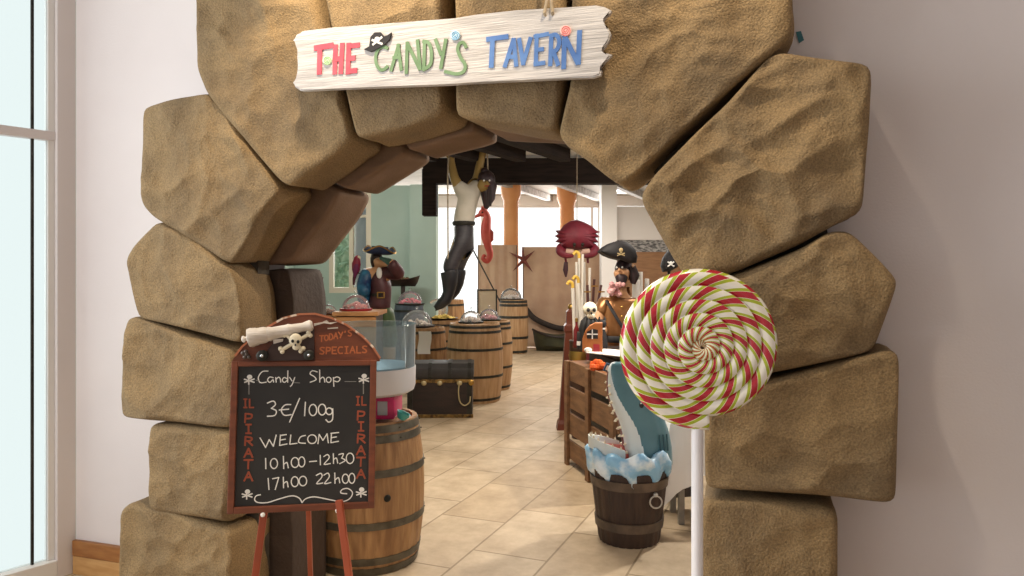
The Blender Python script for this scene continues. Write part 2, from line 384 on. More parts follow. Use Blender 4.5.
# far end: white wall panel, pillar, windows, columns
YF = 17.5
mb = MB()
for a, b in ((482, 513), (526, 604)): mb.box(((fx(a, YF)+fx(b, YF))/2, YF, 1.0), (fx(b, YF)-fx(a, YF), .2, 2.0))
mb.box((fx(480, YF)+.6, YF, 3.15), (8, .2, .28))
for a, b in ((430, 437), (598, 604)): mb.box(((fx(a, YF)+fx(b, YF))/2, YF, 1.65), (fx(b, YF)-fx(a, YF), .2, 3.3))
struct(mb.build('wall_far', WHITE, smooth=False))
mb = MB()
for a in (482, 592):  mb.box((fx(a, YF), YF, 2.6), (.05, .06, 1.3))
mb.box((fx(520, YF), YF, 3.0), (3.9, .05, .05)); w3 = struct(mb.build('window_3', WHITE, smooth=False))
YW = 13.0
mb = MB(); mb.box((fx(655, YW), YW, (fz(207, YW)+fz(240, YW))/2), (fx(705, YW)-fx(611, YW), .15, fz(207, YW)-fz(240, YW))); struct(mb.build('wall_right_panel', mat('panel_white', 'e4e0dc', .7), smooth=False))
mb = MB(); mb.box((fx(655, YW), YW+.02, (fz(252, YW)+fz(240, YW))/2), (fx(705, YW)-fx(605, YW), .12, fz(240, YW)-fz(252, YW)))
struct(mb.build('trim_3', mat('streaked_grey', '4a4a4c', .6, 'b0aeac', 5, (3, 1, 9), lo=.4, hi=.6), smooth=False))
mb = MB(); mb.box((fx(655, YW), YW, fz(252, YW)/2), (fx(705, YW)-fx(601, YW), .1, fz(252, YW))); struct(mb.build('wall_wainscot', mat('brown_board', '9a7350', .6, '8a6444', 5, (1, 1, 6)), smooth=False))
mb = MB(); mb.box((fx(607, 12.9), 12.75, 1.63), (fx(615, 12.9)-fx(600, 12.9), .3, 3.24)); struct(mb.build('pillar_white', WHITE, smooth=False))
def column(px, wpx, Y):
    x = fx(px, Y); r = wpx/2/F*Y
    mb = MB(); mb.lathe([(r*1.25, 0), (r*1.25, .12), (r, .16), (r, 2.86), (r*1.12, 2.9), (r*1.3, 2.98), (r*1.35, 3.06), (r*1.35, 3.25)], (x, Y, 0), 24)
    struct(mb.build('pillar_column', mat('orange_column', 'dc9a62', .5, 'd08c54', 3)))
column(511, 15, 14.6); column(567, 15, 15.6)
for px, py, ww, Y in ((563, 187.5, .5, 13.6), (603, 187.5, .5, 13.6), (612, 198.5, .4, 16)):
    z = fz(py, Y); mb = MB(); mb.box((fx(px, Y), Y, 3.235), (ww+.06, .36, .03)); fo = thing('ceiling_light', {563: 'left of the two bright ceiling panels nearest the dark beam', 603: 'right one of the two bright ceiling panels nearest the dark beam', 612: 'small bright ceiling panel furthest back by the white wall'}[px], 'light', (0, 0, 0), 0, 'ceiling light panels')
    mb.build('frame', WHITE, fo, smooth=False); mb = MB(); mb.box((fx(px, Y), Y, 3.214), (ww, .3, .012)); mb.build('diffuser', emis('lamp_white', 'ffffff', 4), fo, smooth=False)
for i in range(5):
    mb = MB(); mb.beam((-1.5+i*.9, 10.0, 3.17), (.9+i*1.15, 17.3, 3.17), .13, .14, bev=.005); struct(mb.build('beam_rafter', mat('grey_rafter', 'a39a90', .7, '7d756c', 9), smooth=False))

# ------------------------------------------------------------------ the stones of the arch
def stone(poly, label, wf=.25, wb=.0, r=.026, m=STONE, amp=1., seed=0, name='arch_stone', rough=1.):
    P = [Vector(WALL.hit(x, y, wf)) for x, y in poly]
    P = [Vector((p.x, max(p.y, .001))) for p in P]
    for _ in range(2):                                              # knock the corners off
        Q = []
        for i, p in enumerate(P):
            a = P[i-1]; b = P[(i+1) % len(P)]; k = lambda q: min(.2, .02/max((q-p).length, 1e-3))
            Q += [p+(a-p)*k(a), p+(b-p)*k(b)]
        P = Q
    per = [0.]
    for i in range(len(P)): per.append(per[-1]+(P[(i+1) % len(P)]-P[i]).length)
    n = 150; B = []
    for k in range(n):
        s = per[-1]*k/n; i = max(j for j in range(len(P)) if per[j] <= s+1e-9); a, b = P[i], P[(i+1) % len(P)]
        B.append(a+(b-a)*((s-per[i])/max(per[i+1]-per[i], 1e-6)))
    A = sum((B[i].cross(B[(i+1) % n]) for i in range(n)))/2
    c = Vector((0, 0))
    for i in range(n): c += (B[i]+B[(i+1) % n])*B[i].cross(B[(i+1) % n])
    c /= 6*A
    if wf > 0: B = [c+(p-c)*1.012 for p in B]; B = [Vector((p.x, max(p.y, .001))) for p in B]
    mb = MB(); bm = mb.bm; off = Vector((seed*7.3, seed*3.1, seed*5.7))
    def hewn(u, v):
        p = Vector((u, v, 0)) + off
        q = p + Vector((noise.noise(p*3), noise.noise(p*3+Vector((9, 3, 1))), 0))*.09
        f1 = noise.voronoi(Vector((q.x*6.2, q.y*8.5, .3)))[0]
        s = f1[0]**2
        f2 = noise.voronoi(Vector((q.x*14, q.y*16, 2.3)))[0][0]**2
        return amp*((s-.25)*.042*(.3+.9*max(0, noise.noise(p*1.7)+.45)) + f2*.009*rough + .018*noise.noise(p*2.1) + .010*noise.noise(p*7) + .004*noise.noise(p*19))
    rings = []; ds = [0, .15, .35, .6, 1.]
    for dd in ds:
        ring = []
        for k in range(n):
            rr = r*(1+.55*noise.noise(Vector((B[k].x*4, B[k].y*4, seed))))
            e = B[k]; L = (e-c).length; t = 1-min(dd*rr/L, .9); q = c+(e-c)*t
            prof = rr*(1-math.sqrt(max(0, 1-(1-dd)**2)))
            ring.append(bm.verts.new((q.x-c.x, -(wf-prof+hewn(q.x, q.y)*dd), q.y-c.y)))
        rings.append(ring)
    m_in = 30
    for j in range(1, m_in):
        ring = []
        for k in range(n):
            rr = r*(1+.55*noise.noise(Vector((B[k].x*4, B[k].y*4, seed))))
            e = B[k]; L = (e-c).length; t0 = 1-min(rr/L, .9); t = t0*(1-j/m_in); q = c+(e-c)*t
            ring.append(bm.verts.new((q.x-c.x, -(wf+hewn(q.x, q.y)), q.y-c.y)))
        rings.append(ring)
    side = []
    for j in range(1, 9):
        ring = []
        for k in range(n):
            rr = r*(1+.55*noise.noise(Vector((B[k].x*4, B[k].y*4, seed))))
            wz = (wf-rr)+(wb-(wf-rr))*j/8; dv = (B[k]-c).normalized(); g = .010*noise.noise(Vector((B[k].x*5, B[k].y*5, wz*6+seed)))*amp*min(1, j/2)
            ring.append(bm.verts.new((B[k].x-c.x+dv.x*g, -wz, max(B[k].y+dv.y*g, 0.0)-c.y)))
        side.append(ring)
    allr = side[::-1]+rings
    for X, Y in zip(allr, allr[1:]):
        for k in range(n): mb._f([X[k], X[(k+1) % n], Y[(k+1) % n], Y[k]])
    cv = bm.verts.new((0, -(wf+hewn(c.x, c.y)), 0))
    for k in range(n): mb._f([rings[-1][k], rings[-1][(k+1) % n], cv])
    bm.faces.new(allr[0][::-1])
    M = WALL.M @ Matrix.Translation((c.x, 0, c.y))
    return tag(mb.build(name, m, M=M, angle=180), label, 'stone', 'sandstone blocks of the arch')
stone([(194, -70), (196, 70), (205, 92), (244, 140), (281, 182), (290, 184), (349, 141), (350, 135), (340, 95), (326, 45), (311, -10), (306, -70)], 'big sandstone block at the upper left corner of the arch, behind the sign end', seed=1)
stone([(141, 108), (170, 99), (204, 93), (214, 98), (250, 150), (279, 189), (262, 207), (247, 236), (231, 263), (222, 260), (150, 216), (139, 203)], 'left sandstone block with an angled inner face, third up from the chalkboard', seed=2)
stone([(156, 221), (190, 237), (229, 268), (237, 292), (241, 338), (236, 343), (180, 328), (137, 318), (130, 290), (125, 258), (133, 245)], 'rounded left sandstone block just above the cannon on the chalkboard', seed=3)
stone([(125, 320), (134, 317), (180, 334), (229, 350), (233, 356), (232, 424), (226, 428), (154, 421), (120, 417), (120, 380)], 'left sandstone block beside the upper half of the chalkboard', seed=4)
stone([(148, 428), (154, 424), (229, 432), (232, 440), (231, 518), (227, 523), (152, 511), (147, 506)], 'left narrow sandstone block beside the lower half of the chalkboard', seed=5)
stone([(119, 512), (128, 504), (150, 508), (226, 530), (232, 536), (231, 640), (117, 640)], 'left sandstone block standing on the floor below the chalkboard', seed=6)
stone([(318, -70), (323, -10), (334, 50), (345, 92), (355, 134), (360, 136), (400, 128), (443, 113), (442, 85), (441, -70)], 'sandstone block over the doorway behind the green word of the sign', seed=7, amp=.6)
stone([(454, -70), (455, 85), (455, 112), (462, 116), (500, 122), (545, 129), (554, 128), (557, 118), (562, 78), (562, -70)], 'sandstone keystone over the doorway behind the blue word of the sign', seed=8, amp=.6)
stone([(572, -70), (571, 79), (559, 131), (561, 137), (610, 177), (622, 182), (634, 176), (700, 112), (755, 66), (788, 38), (791, 28), (792, -70)], 'big sandstone block at the upper right corner of the arch, with hammered dents', seed=9, amp=1.5)
stone([(640, 197), (654, 175), (696, 132), (728, 102), (768, 57), (783, 52), (810, 57), (866, 64), (871, 74), (869, 127), (862, 210), (842, 220), (800, 243), (735, 271), (690, 280), (676, 262)], 'largest right sandstone block, leaning over the lollipop', seed=10, amp=1.5)
stone([(692, 290), (737, 275), (800, 250), (829, 232), (850, 232), (875, 256), (896, 279), (896, 288), (884, 322), (873, 352), (820, 363), (773, 373), (700, 388)], 'pointed right sandstone block directly to the right of the lollipop disc', seed=11, amp=1.2)
stone([(705, 396), (773, 381), (840, 363), (888, 351), (897, 355), (899, 365), (896, 500), (888, 504), (837, 498), (770, 493), (712, 489), (706, 484)], 'wide right sandstone block beside the lollipop stick', seed=12, amp=.8)
stone([(702, 504), (710, 500), (760, 503), (830, 511), (838, 518), (837, 640), (701, 640)], 'lowest right sandstone block standing on the floor', seed=13, amp=.9)
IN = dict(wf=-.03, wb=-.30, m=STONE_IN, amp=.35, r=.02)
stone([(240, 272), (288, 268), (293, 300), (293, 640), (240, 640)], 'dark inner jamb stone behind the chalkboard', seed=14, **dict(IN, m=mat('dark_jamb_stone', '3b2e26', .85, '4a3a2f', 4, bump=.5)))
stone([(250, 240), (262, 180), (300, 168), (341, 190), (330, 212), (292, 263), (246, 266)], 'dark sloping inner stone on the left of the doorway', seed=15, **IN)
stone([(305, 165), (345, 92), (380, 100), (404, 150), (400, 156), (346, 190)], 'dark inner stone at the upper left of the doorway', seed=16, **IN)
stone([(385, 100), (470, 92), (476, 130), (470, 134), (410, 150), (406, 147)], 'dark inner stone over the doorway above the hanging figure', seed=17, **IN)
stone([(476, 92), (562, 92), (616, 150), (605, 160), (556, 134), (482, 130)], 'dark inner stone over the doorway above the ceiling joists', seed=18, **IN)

# ------------------------------------------------------------------ the hanging sign
SW = .335
def zs1(x, y): return (285+x/6.024, y/6.024)
def zs2(x, y): return (450+x/6.024, y/6.024)
so = WALL.hit(450, 48, SW)
SIGN = Frame(wpt(so[0], SW-.03, so[1]), U, Z)
def sg(p): return SIGN.hit(p[0], p[1], .03)
ol = [zs1(*q) for q in ((115, 183), (300, 165), (600, 142), (1024, 110))] + [zs2(*q) for q in ((150, 90), (400, 62), (700, 45), (875, 30), (930, 40), (972, 62), (955, 85), (915, 105), (912, 130), (950, 165), (968, 200), (955, 245), (925, 285), (890, 315), (940, 318), (975, 328), (950, 355), (905, 385), (890, 400), (912, 420), (905, 450), (860, 465), (500, 478), (100, 497))] + \
     [zs1(*q) for q in ((1000, 505), (600, 520), (250, 535), (90, 545), (60, 525), (45, 495), (75, 470), (68, 430), (85, 395), (68, 350), (82, 300), (70, 265), (45, 240), (75, 215), (95, 190))]
ol = [sg(p) for p in ol][::-1]
WASHED = mat('whitewashed_wood', 'b2aca8', .65, 'cac4c0', 3.5, (1.2, 1, 22), bump=.35, bscale=9, lo=.38, hi=.55)
sign = thing('shop_sign', 'whitewashed wooden board with painted red, green and blue words above the doorway', 'sign', M=SIGN.M)
mb = MB(); mb.plate(ol, -.0, .03); bm = mb.bm
bmesh.ops.bevel(bm, geom=[e for e in bm.edges if abs(e.verts[0].co.y-e.verts[1].co.y) < 1e-5], offset=.005, segments=2, affect='EDGES')
mb.build('board', WASHED, sign, angle=30)
PINK = mat('pink_red_paint', 'dc5a66', .6, 'cf4656', 14); GREEN = mat('sage_green_paint', '7d9a72', .6, '658258', 14); BLUE = mat('blue_paint', '5f86c0', .6, '4a70ad', 14)
def letter(name, strokes, f, hw, m, d=.0335, par=sign):
    mb = MB()
    for i, st in enumerate(strokes):
        P = [sg(f(*q)) for q in (spline(st, 4) if len(st) > 4 else st)]
        mb.stroke(P, hw, .029, d+.0002*i)
    return mb.build(name, m, par, smooth=False)
TH = .0105
letter('letter_t', [[(185, 290), (285, 274)], [(212, 292), (208, 440)]], zs1, TH, PINK)
letter('letter_h', [[(306, 278), (301, 440)], [(347, 268), (338, 438)], [(303, 358), (342, 354)]], zs1, TH*.9, PINK)
letter('letter_e', [[(386, 268), (380, 440)], [(380, 280), (444, 272)], [(380, 355), (418, 350)], [(378, 430), (428, 426)]], zs1, TH*.9, PINK)
letter('letter_c', [[(618, 292), (600, 284), (572, 290), (550, 330), (552, 385), (575, 420), (600, 418), (618, 402)]], zs1, .0062, GREEN)
letter('letter_a', [[(640, 425), (686, 272)], [(682, 272), (702, 420)], [(655, 350), (696, 345)]], zs1, .0066, GREEN)
letter('letter_n', [[(732, 440), (738, 258)], [(740, 265), (812, 415)], [(816, 418), (800, 245)]], zs1, .0066, GREEN)
letter('letter_d', [[(842, 248), (838, 420)], [(835, 250), (868, 262), (884, 320), (876, 390), (836, 420)]], zs1, .0066, GREEN)
letter('letter_y', [[(908, 240), (940, 328)], [(970, 240), (940, 410)]], zs1, .0066, GREEN)
letter('letter_s', [[(98, 285), (82, 258), (58, 265), (48, 300), (66, 350), (92, 390), (85, 430), (45, 446), (5, 440), (-28, 432)]], zs2, .0062, GREEN)
letter('letter_t', [[(228, 238), (345, 222)], [(258, 240), (250, 400)]], zs2, .0088, BLUE)
letter('letter_a', [[(332, 400), (384, 238)], [(384, 238), (400, 395)], [(350, 345), (395, 342)]], zs2, .0075, BLUE)
letter('letter_v', [[(418, 238), (442, 385)], [(442, 385), (486, 232)]], zs2, .0075, BLUE)
letter('letter_e', [[(524, 212), (518, 392)], [(512, 222), (590, 206)], [(520, 302), (560, 297)], [(512, 388), (568, 380)]], zs2, .0072, BLUE)
letter('letter_r', [[(612, 222), (605, 392)], [(606, 218), (640, 212), (660, 250), (645, 300), (612, 312)], [(625, 312), (652, 390)]], zs2, .0075, BLUE)
letter('letter_n', [[(690, 245), (686, 408)], [(692, 222), (770, 380)], [(782, 192), (774, 382)]], zs2, .0085, BLUE)
for (cx, cy), f, r, m1, m2 in (((258, 365), zs1, 28, 'e0ead0', '8fb868'), ((34, 215), zs2, 30, 'd8e8ee', '5a9cc4'), ((698, 187), zs2, 34, 'f4c8c0', 'dc5f5c')):
    mb = MB(); mb.plate([sg(f(x, y)) for x, y in ell(cx, cy, r, r)][::-1], .029, .0345)
    c = mb.build('painted_sweet', mat('sweet_'+m1, m1, .5), sign, smooth=False)
    mb = MB(); mb.stroke([sg(f(cx+r*(.15+.8*k/30)*math.cos(k*.5), cy+r*(.15+.8*k/30)*math.sin(k*.5))) for k in range(31)], .0013, .034, .0356); mb.build('swirl', mat('sweet_'+m2, m2, .5), c, smooth=False)
mb = MB(); mb.plate([sg(zs1(*q)) for q in ((480, 300), (512, 282), (520, 225), (545, 198), (580, 197), (602, 222), (622, 216), (645, 198), (635, 240), (600, 275), (560, 298), (520, 316))][::-1], .029, .037)
hat = mb.build('pirate_hat_motif', BLACK, sign, smooth=False)
mb = MB(); mb.plate([sg(zs1(*q)) for q in ell(562, 240, 17, 15, 12)][::-1], .036, .0385)
for st in (((532, 245), (590, 268)), ((536, 272), (588, 228))): mb.stroke([sg(zs1(*q)) for q in st], .004, .036, .0382)
mb.build('skull_motif', CHALK, hat, smooth=False)
# rope loop holding the sign
mb = MB(); a = sg((549, 12)); mb.tube([(a[0]-.012, -.015, a[1]-.02), (a[0]-.015, -.037, a[1]-.005), (a[0]-.002, -.02, a[1]+.08), (a[0], -.0, a[1]+.3)], .006, 8); mb.tube([(a[0]+.012, -.015, a[1]-.02), (a[0]+.014, -.037, a[1]-.005), (a[0]+.002, -.02, a[1]+.08), (a[0], -.0, a[1]+.3)], .006, 8)
mb.build('hanging_rope', ROPE, sign)

# ------------------------------------------------------------------ chalkboard on its easel
pBL, pBR, pTL = at(228, 513, 2.50), at(374.5, 507, 2.585), at(232, 361, 2.54)
BRD = Frame(pBL, pBR-pBL, pTL-pBL)
def bh(px, py, d=0): return BRD.hit(px, py, d)
def zb1(x, y): return bh(225+x/5.76, 310+y/5.76, .012)
def zb2(x, y): return bh(225+x/4.8, 400+y/4.8, .012)
bw = bh(374.5, 507)[0]; btop = bh(232, 361)[1]
easel = thing('chalkboard_easel', 'black chalkboard with red wooden frame, white cannon and opening hours, on an easel', 'chalkboard', M=BRD.M)
mb = MB()
fwd = .022
for a, b, c, d in ((0, fwd, 0, btop), (bw-fwd, bw, 0, btop), (fwd, bw-fwd, 0, fwd), (fwd, bw-fwd, btop-.018, btop)): mb.box(((a+b)/2, -.006, (c+d)/2), (b-a, .032, d-c), bev=.003)
mb.build('frame', RUST, easel, smooth=False)
mb = MB(); mb.box((bw/2, 0, btop/2), (bw-.02, .022, btop-.02)); slate = mb.build('slate', CHALKB, easel, smooth=False)
hd = [zb1(*q) for q in ((42, 290), (60, 262), (100, 210), (170, 150), (260, 90), (340, 45), (430, 24), (520, 22), (610, 45), (700, 85), (790, 150), (850, 210), (892, 275), (892, 296), (42, 300))][::-1]
mb = MB(); mb.plate(hd, -.012, .012); hdr = mb.build('header_board', RUST, easel, smooth=False)
mb = MB(); mb.stroke(hd[2:-1], .0035, .008, .016); mb.build('header_rim', mat('worn_rim', 'b06a48', .5, 'e0d0bc', 25, lo=.55, hi=.62), hdr, smooth=False)
CAN = mat('cannon_cream', 'dcd2c8', .6, 'c4b8aa', 16, (1, 1, 6), bump=.3)
# cannon: barrel, knob, rings, carriage, wheels, balls, skull
a = Vector(zb1(140, 162)); b = Vector(zb1(508, 88)); dv = b-a; Ln = dv.length; an = math.atan2(dv.y, dv.x)
Mc = Matrix.Translation((a.x, -.03, a.y)) @ Matrix.Rotation(-an, 4, 'Y') @ Matrix.Rotation(PI/2, 4, 'Y')
k = Ln/.40; prof = [(.006, -.042), (.016, -.036), (.018, -.028), (.010, -.018), (.012, -.010), (.046, .0), (.05, .02), (.046, .04), (.047, .05), (.043, .06), (.044, .10), (.037, .12), (.040, .13), (.034, .15), (.033, .24), (.036, .25), (.030, .27), (.026, .34), (.034, .375), (.034, .39), (.024, .40), (.015, .40), (.014, .36)]
mb = MB(); mb.lathe([(r*k*(1.25-.5*max(z, 0)), z*k) for r, z in prof], n=24, M=Mc.to_3x3().to_4x4()); bmesh.ops.translate(mb.bm, verts=mb.bm.verts, vec=Mc.translation); mb.build('cannon_barrel', CAN, easel)
q = [zb1(*p) for p in ((210, 285), (290, 175), (345, 112), (515, 108), (517, 288), (215, 292))][::-1]
mb = MB(); mb.plate(q, .012, .03); car = mb.build('cannon_carriage', mat('carriage_wood', '3a2620', .5), easel, smooth=False)
q = [zb1(*p) for p in ((282, 170), (340, 165), (338, 180), (285, 195))][::-1]; mb = MB(); mb.plate(q, .03, .036); mb.build('carriage_step', CAN, car, smooth=False)
HUB = mat('hub_shine', 'c8ccd4', .2, metal=.8)
for cx, cy, r in ((222, 262, 33), (488, 258, 30)):
    c = zb1(cx, cy); rr = r/5.76/F*2.52
    mb = MB(); mb.lathe([(rr*.75, .0), (rr, .004), (rr, .014), (rr*.7, .018)], n=24, M=Matrix.Rotation(PI/2, 4, 'X')); bmesh.ops.translate(mb.bm, verts=mb.bm.verts, vec=(c[0], -.03, c[1])); wl = mb.build('wheel', IRON, easel)
    mb = MB(); mb.ball((c[0], -.049, c[1]), rr*.32); mb.build('hub', HUB, wl)
for cx, cy in ((107, 248), (124, 240), (118, 270), (142, 270), (128, 254)):
    c = zb1(cx, cy); mb = MB(); mb.ball((c[0], -.024, c[1]), .0075); mb.build('cannonball', mat('ball_grey', '5a504a', .4, metal=.4), easel)
def sk(x, y): c = zb1(x, y); return (c[0], -.045, c[1])
mb = MB(); c = sk(412, 172); mb.ball(c, (.022, .010, .023)); c = sk(416, 212); mb.ball(c, (.013, .008, .011))
skl = mb.build('skull', BONE, easel)
mb = MB()
for p in ((398, 178), (428, 182)): c = sk(*p); mb.ball((c[0], c[1]-.008, c[2]), (.0055, .004, .006))
c = sk(413, 200); mb.ball((c[0], c[1]-.008, c[2]), (.003, .003, .004)); mb.build('eye_socket', IRON, skl)
mb = MB()
for A, B in (((355, 138), (448, 228)), ((490, 138), (330, 230))):
    p, q = Vector(sk(*A)), Vector(sk(*B)); p.y += .008; q.y += .008; mb.tube([p, q], .0065, 8)
    t = (q-p).normalized(); s_ = Vector((-t.z, 0, t.x))
    for e in (p, q):
        for sg_ in (1, -1): mb.ball(e+s_*.006*sg_, .0085, 8)
mb.build('crossbone', BONE, easel)
mb = MB(); q = [zb1(*p) for p in ((512, 78), (560, 70), (585, 58), (600, 72), (650, 68), (610, 82), (570, 76), (515, 92))][::-1]; mb.plate(q, .012, .017); mb.build('muzzle_flash', CAN, easel, smooth=False)
mb = MB(); q = [zb1(*p) for p in ((590, 104), (650, 98), (652, 106), (592, 110))][::-1]; mb.plate(q, .012, .016); mb.build('flash_streak', CAN, easel, smooth=False)
# handwriting
def write(name, strokes, f, hw=.0017, m=CHALK, par=slate, d=.0112):
    mb = MB()
    for i, st in enumerate(strokes):
        P = [Vector(f(*q)) for q in st]
        if len(P) > 2: P = spline(P, 4)
        mb.stroke([(p.x, p.y) for p in P], hw, d, d+.0012+.0001*(i % 4))
    return mb.build(name, m, par, smooth=False)
def O(cx, cy, rx, ry): return ell(cx, cy, rx, ry, 12, -1.9)+[ell(cx, cy, rx, ry, 12, -1.9)[0]]
write('chalk_writing', [[(248, 352), (215, 355), (192, 388), (203, 418), (238, 415)], [(278, 390), (258, 386), (245, 403), (258, 417), (276, 402), (280, 416)], [(292, 388), (295, 416)], [(294, 400), (308, 387), (318, 396), (321, 416)],
    [(358, 396), (340, 389), (330, 405), (342, 417), (358, 405)], [(362, 350), (361, 417)], [(372, 388), (386, 408)], [(402, 388), (387, 428), (376, 440)],
    [(532, 357), (503, 350), (490, 368), (514, 384), (524, 402), (490, 416)], [(545, 345), (546, 416)], [(548, 398), (562, 387), (572, 396), (575, 416)], O(597, 402, 14, 15), [(624, 388), (627, 440)], [(624, 395), (645, 385), (663, 396), (650, 413), (627, 408)]], zb1)
write('chalk_writing', [[(203, 15), (232, 5), (242, 22), (222, 40)], [(222, 40), (246, 52), (238, 74), (203, 78)], [(316, 22), (288, 24), (270, 48), (285, 73), (318, 70)], [(260, 48), (306, 44)], [(358, -8), (310, 106)],
    [(386, 10), (382, 76)], O(422, 48, 18, 27), O(466, 46, 18, 26), O(500, 54, 15, 16), [(517, 42), (516, 92), (498, 106), (484, 94)]], zb2, .0020)
write('chalk_writing', [[(168, 182), (195, 228)], [(195, 228), (212, 190)], [(212, 190), (232, 222)], [(232, 222), (246, 168)], [(266, 168), (262, 218)], [(262, 218), (298, 211)], [(263, 193), (290, 188)], [(265, 170), (295, 166)], [(316, 168), (311, 212)], [(311, 212), (346, 208)],
    [(386, 170), (362, 178), (354, 203), (386, 208)], O(418, 188, 21, 21), [(446, 210), (452, 165)], [(452, 165), (470, 194)], [(470, 194), (490, 162)], [(490, 162), (496, 206)], [(511, 160), (508, 205)], [(508, 205), (545, 198)], [(510, 181), (535, 177)], [(508, 160), (546, 156)]], zb2, .0018)
write('chalk_writing', [[(195, 280), (196, 330)], O(235, 305, 17, 24), [(280, 270), (282, 330)], [(284, 308), (297, 300), (304, 326)], O(336, 300, 18, 24), O(368, 297, 15, 24), [(405, 296), (440, 293)], [(457, 265), (458, 312)], [(474, 272), (492, 262), (500, 278), (476, 308), (506, 305)],
    [(520, 258), (521, 305)], [(522, 285), (535, 279), (541, 303)], [(546, 262), (568, 258), (560, 279)], [(560, 279), (577, 290), (550, 306)], O(600, 280, 18, 25)], zb2, .0018)
write('chalk_writing', [[(207, 376), (211, 430)], [(228, 378), (258, 372)], [(258, 372), (241, 430)], [(280, 370), (281, 422)], [(283, 400), (297, 392), (303, 418)], O(335, 392, 17, 24), O(374, 389, 18, 23), [(438, 362), (460, 352), (465, 370), (440, 401), (470, 398)], [(474, 361), (494, 351), (500, 370), (478, 401), (508, 396)],
    [(527, 350), (528, 400)], [(530, 382), (545, 373), (551, 398)], O(578, 378, 15, 22), O(609, 376, 14, 24)], zb2, .0018)
write('chalk_flourish', [[(170, 455), (150, 460), (142, 478), (158, 492), (205, 492), (260, 475), (320, 460), (355, 470), (370, 493)], [(370, 493), (388, 474), (430, 465), (500, 478), (560, 488), (598, 474), (612, 445), (590, 425), (562, 430), (556, 446), (585, 450)]], zb2, .0018)
for f, x, y, k in ((zb1, 137, 395, 1.2), (zb1, 797, 390, 1.2), (zb2, 104, 448, 1.), (zb2, 652, 438, 1.)):
    mb = MB(); mb.plate([f(px, py) for px, py in ell(x+4*k, y-8*k, 13*k, 11*k, 12)][::-1], .0112, .0125)
    for st in (((x-22*k, y+3*k), (x+26*k, y+18*k)), ((x-20*k, y+18*k), (x+26*k, y+2*k)), ((x, y+2*k), (x, y+28*k))): mb.stroke([f(*q) for q in st], .0022, .0112, .0124)
    mb.build('skull_and_crossbones', CHALK, slate, smooth=False)
write('chalk_rule', [[(138, 430), (138, 485)], [(797, 425), (797, 482)]], zb1, .0016, mat('faint_chalk', '8a8680', .9))
write('chalk_rule', [[(180, 405), (196, 407)], [(395, 418), (430, 420)], [(690, 412), (755, 412)]], zb1, .0012, mat('faint_chalk', '8a8680', .9))
FONT = {'T': [[(0, 1), (1, 1)], [(.5, 1), (.45, 0)]], 'O': [[(.2, .9), (.05, .4), (.4, 0), (.9, .3), (.8, .85), (.2, .9)]], 'D': [[(.1, 0), (.1, 1)], [(.1, 1), (.6, .95), (.9, .5), (.6, .05), (.1, 0)]], 'A': [[(0, 0), (.5, 1)], [(.5, 1), (.95, 0)], [(.2, .4), (.8, .4)]], 'Y': [[(0, 1), (.5, .5)], [(1, 1), (.4, 0)]], 'S': [[(.9, .95), (.4, 1), (.1, .75), (.8, .35), (.6, .02), (.05, .08)]],
    'P': [[(.1, 0), (.15, 1)], [(.15, 1), (.85, .9), (.75, .5), (.12, .45)]], 'E': [[(.1, 0), (.1, 1)], [(.1, 1), (.9, 1)], [(.1, .5), (.7, .5)], [(.1, 0), (.9, 0)]], 'C': [[(.9, .95), (.3, .95), (.05, .5), (.3, .05), (.9, .05)]], 'I': [[(.5, 0), (.5, 1)], [(.2, 1), (.8, 1)], [(.2, 0), (.8, 0)]], 'L': [[(.15, 1), (.15, 0)], [(.15, 0), (.9, 0)]], 'R': [[(.1, 0), (.15, 1)], [(.15, 1), (.85, .85), (.75, .55), (.15, .5)], [(.4, .5), (.95, 0)]], "'": [[(.5, 1), (.4, .75)]]}
def word(txt, x0, y0, x1, y1, f, cw, ch, hw, m, par, d=.0112, name='painted_lettering'):
    n = len(txt); st = []
    for i, c in enumerate(txt):
        t = i/max(n-1, 1); ox = x0+(x1-x0)*t; oy = y0+(y1-y0)*t
        for s_ in FONT[c]: st.append([(ox+cw*a, oy-ch*b) for a, b in s_])
    return write(name, st, f, hw, m, par, d)
LETT = mat('rust_lettering', '9a4a30', .7); LETH = mat('header_lettering', 'b8663a', .6)
for x in (92, 632):
    for i, (t, y) in enumerate((('IL', 36), ('P', 108), ('I', 160), ('R', 218), ('A', 275), ('T', 330), ('A', 388))):
        dy = (0 if x == 92 else -12); ww = 42
        if len(t) == 2:
            word('I', x-6, y+dy, x-6, y+dy, zb2, 24, 40, .0026, LETT, slate); word('L', x+22, y+dy, x+22, y+dy, zb2, 26, 40, .0026, LETT, slate)
        else:
            word(t, x, y+dy, x, y+dy, zb2, ww, 42, .0030, LETT, slate)
word("TODAY'S", 545, 182, 708, 150, zb1, 24, 34, .0022, LETH, hdr, .0115)
word('SPECIALS', 545, 254, 790, 246, zb1, 30, 38, .0024, LETH, hdr, .0115)
EASELRED = mat('easel_red', 'a04a2c', .4, '8a3c22', 6)
# easel legs reach the floor behind the board
def loc(p): return BRD.M.inverted() @ Vector(p)
for px0, px1, y0, dep in ((265, 236, 512, .06), (339, 368, 508, .06)):
    a = loc(at(px0, y0-8, 2.53)); g_ = loc(gnd(px1, HZ+EYE*F/2.46)); mb = MB(); mb.beam(a, g_, .017, .024, bev=.003); mb.build('leg', EASELRED, easel, smooth=False)
    c = bh(px0-1, y0+1); mb = MB(); mb.ball((c[0], -.026, c[1]), .008, 8); mb.build('bolt', CHALK, easel)
a = loc(at(306, 430, 2.62)); g_ = loc(Vector((at(313, 640, 2.9).x, 2.9, 0))); mb = MB(); mb.beam(a, g_, .017, .024, bev=.003); mb.build('leg', EASELRED, easel, smooth=False)

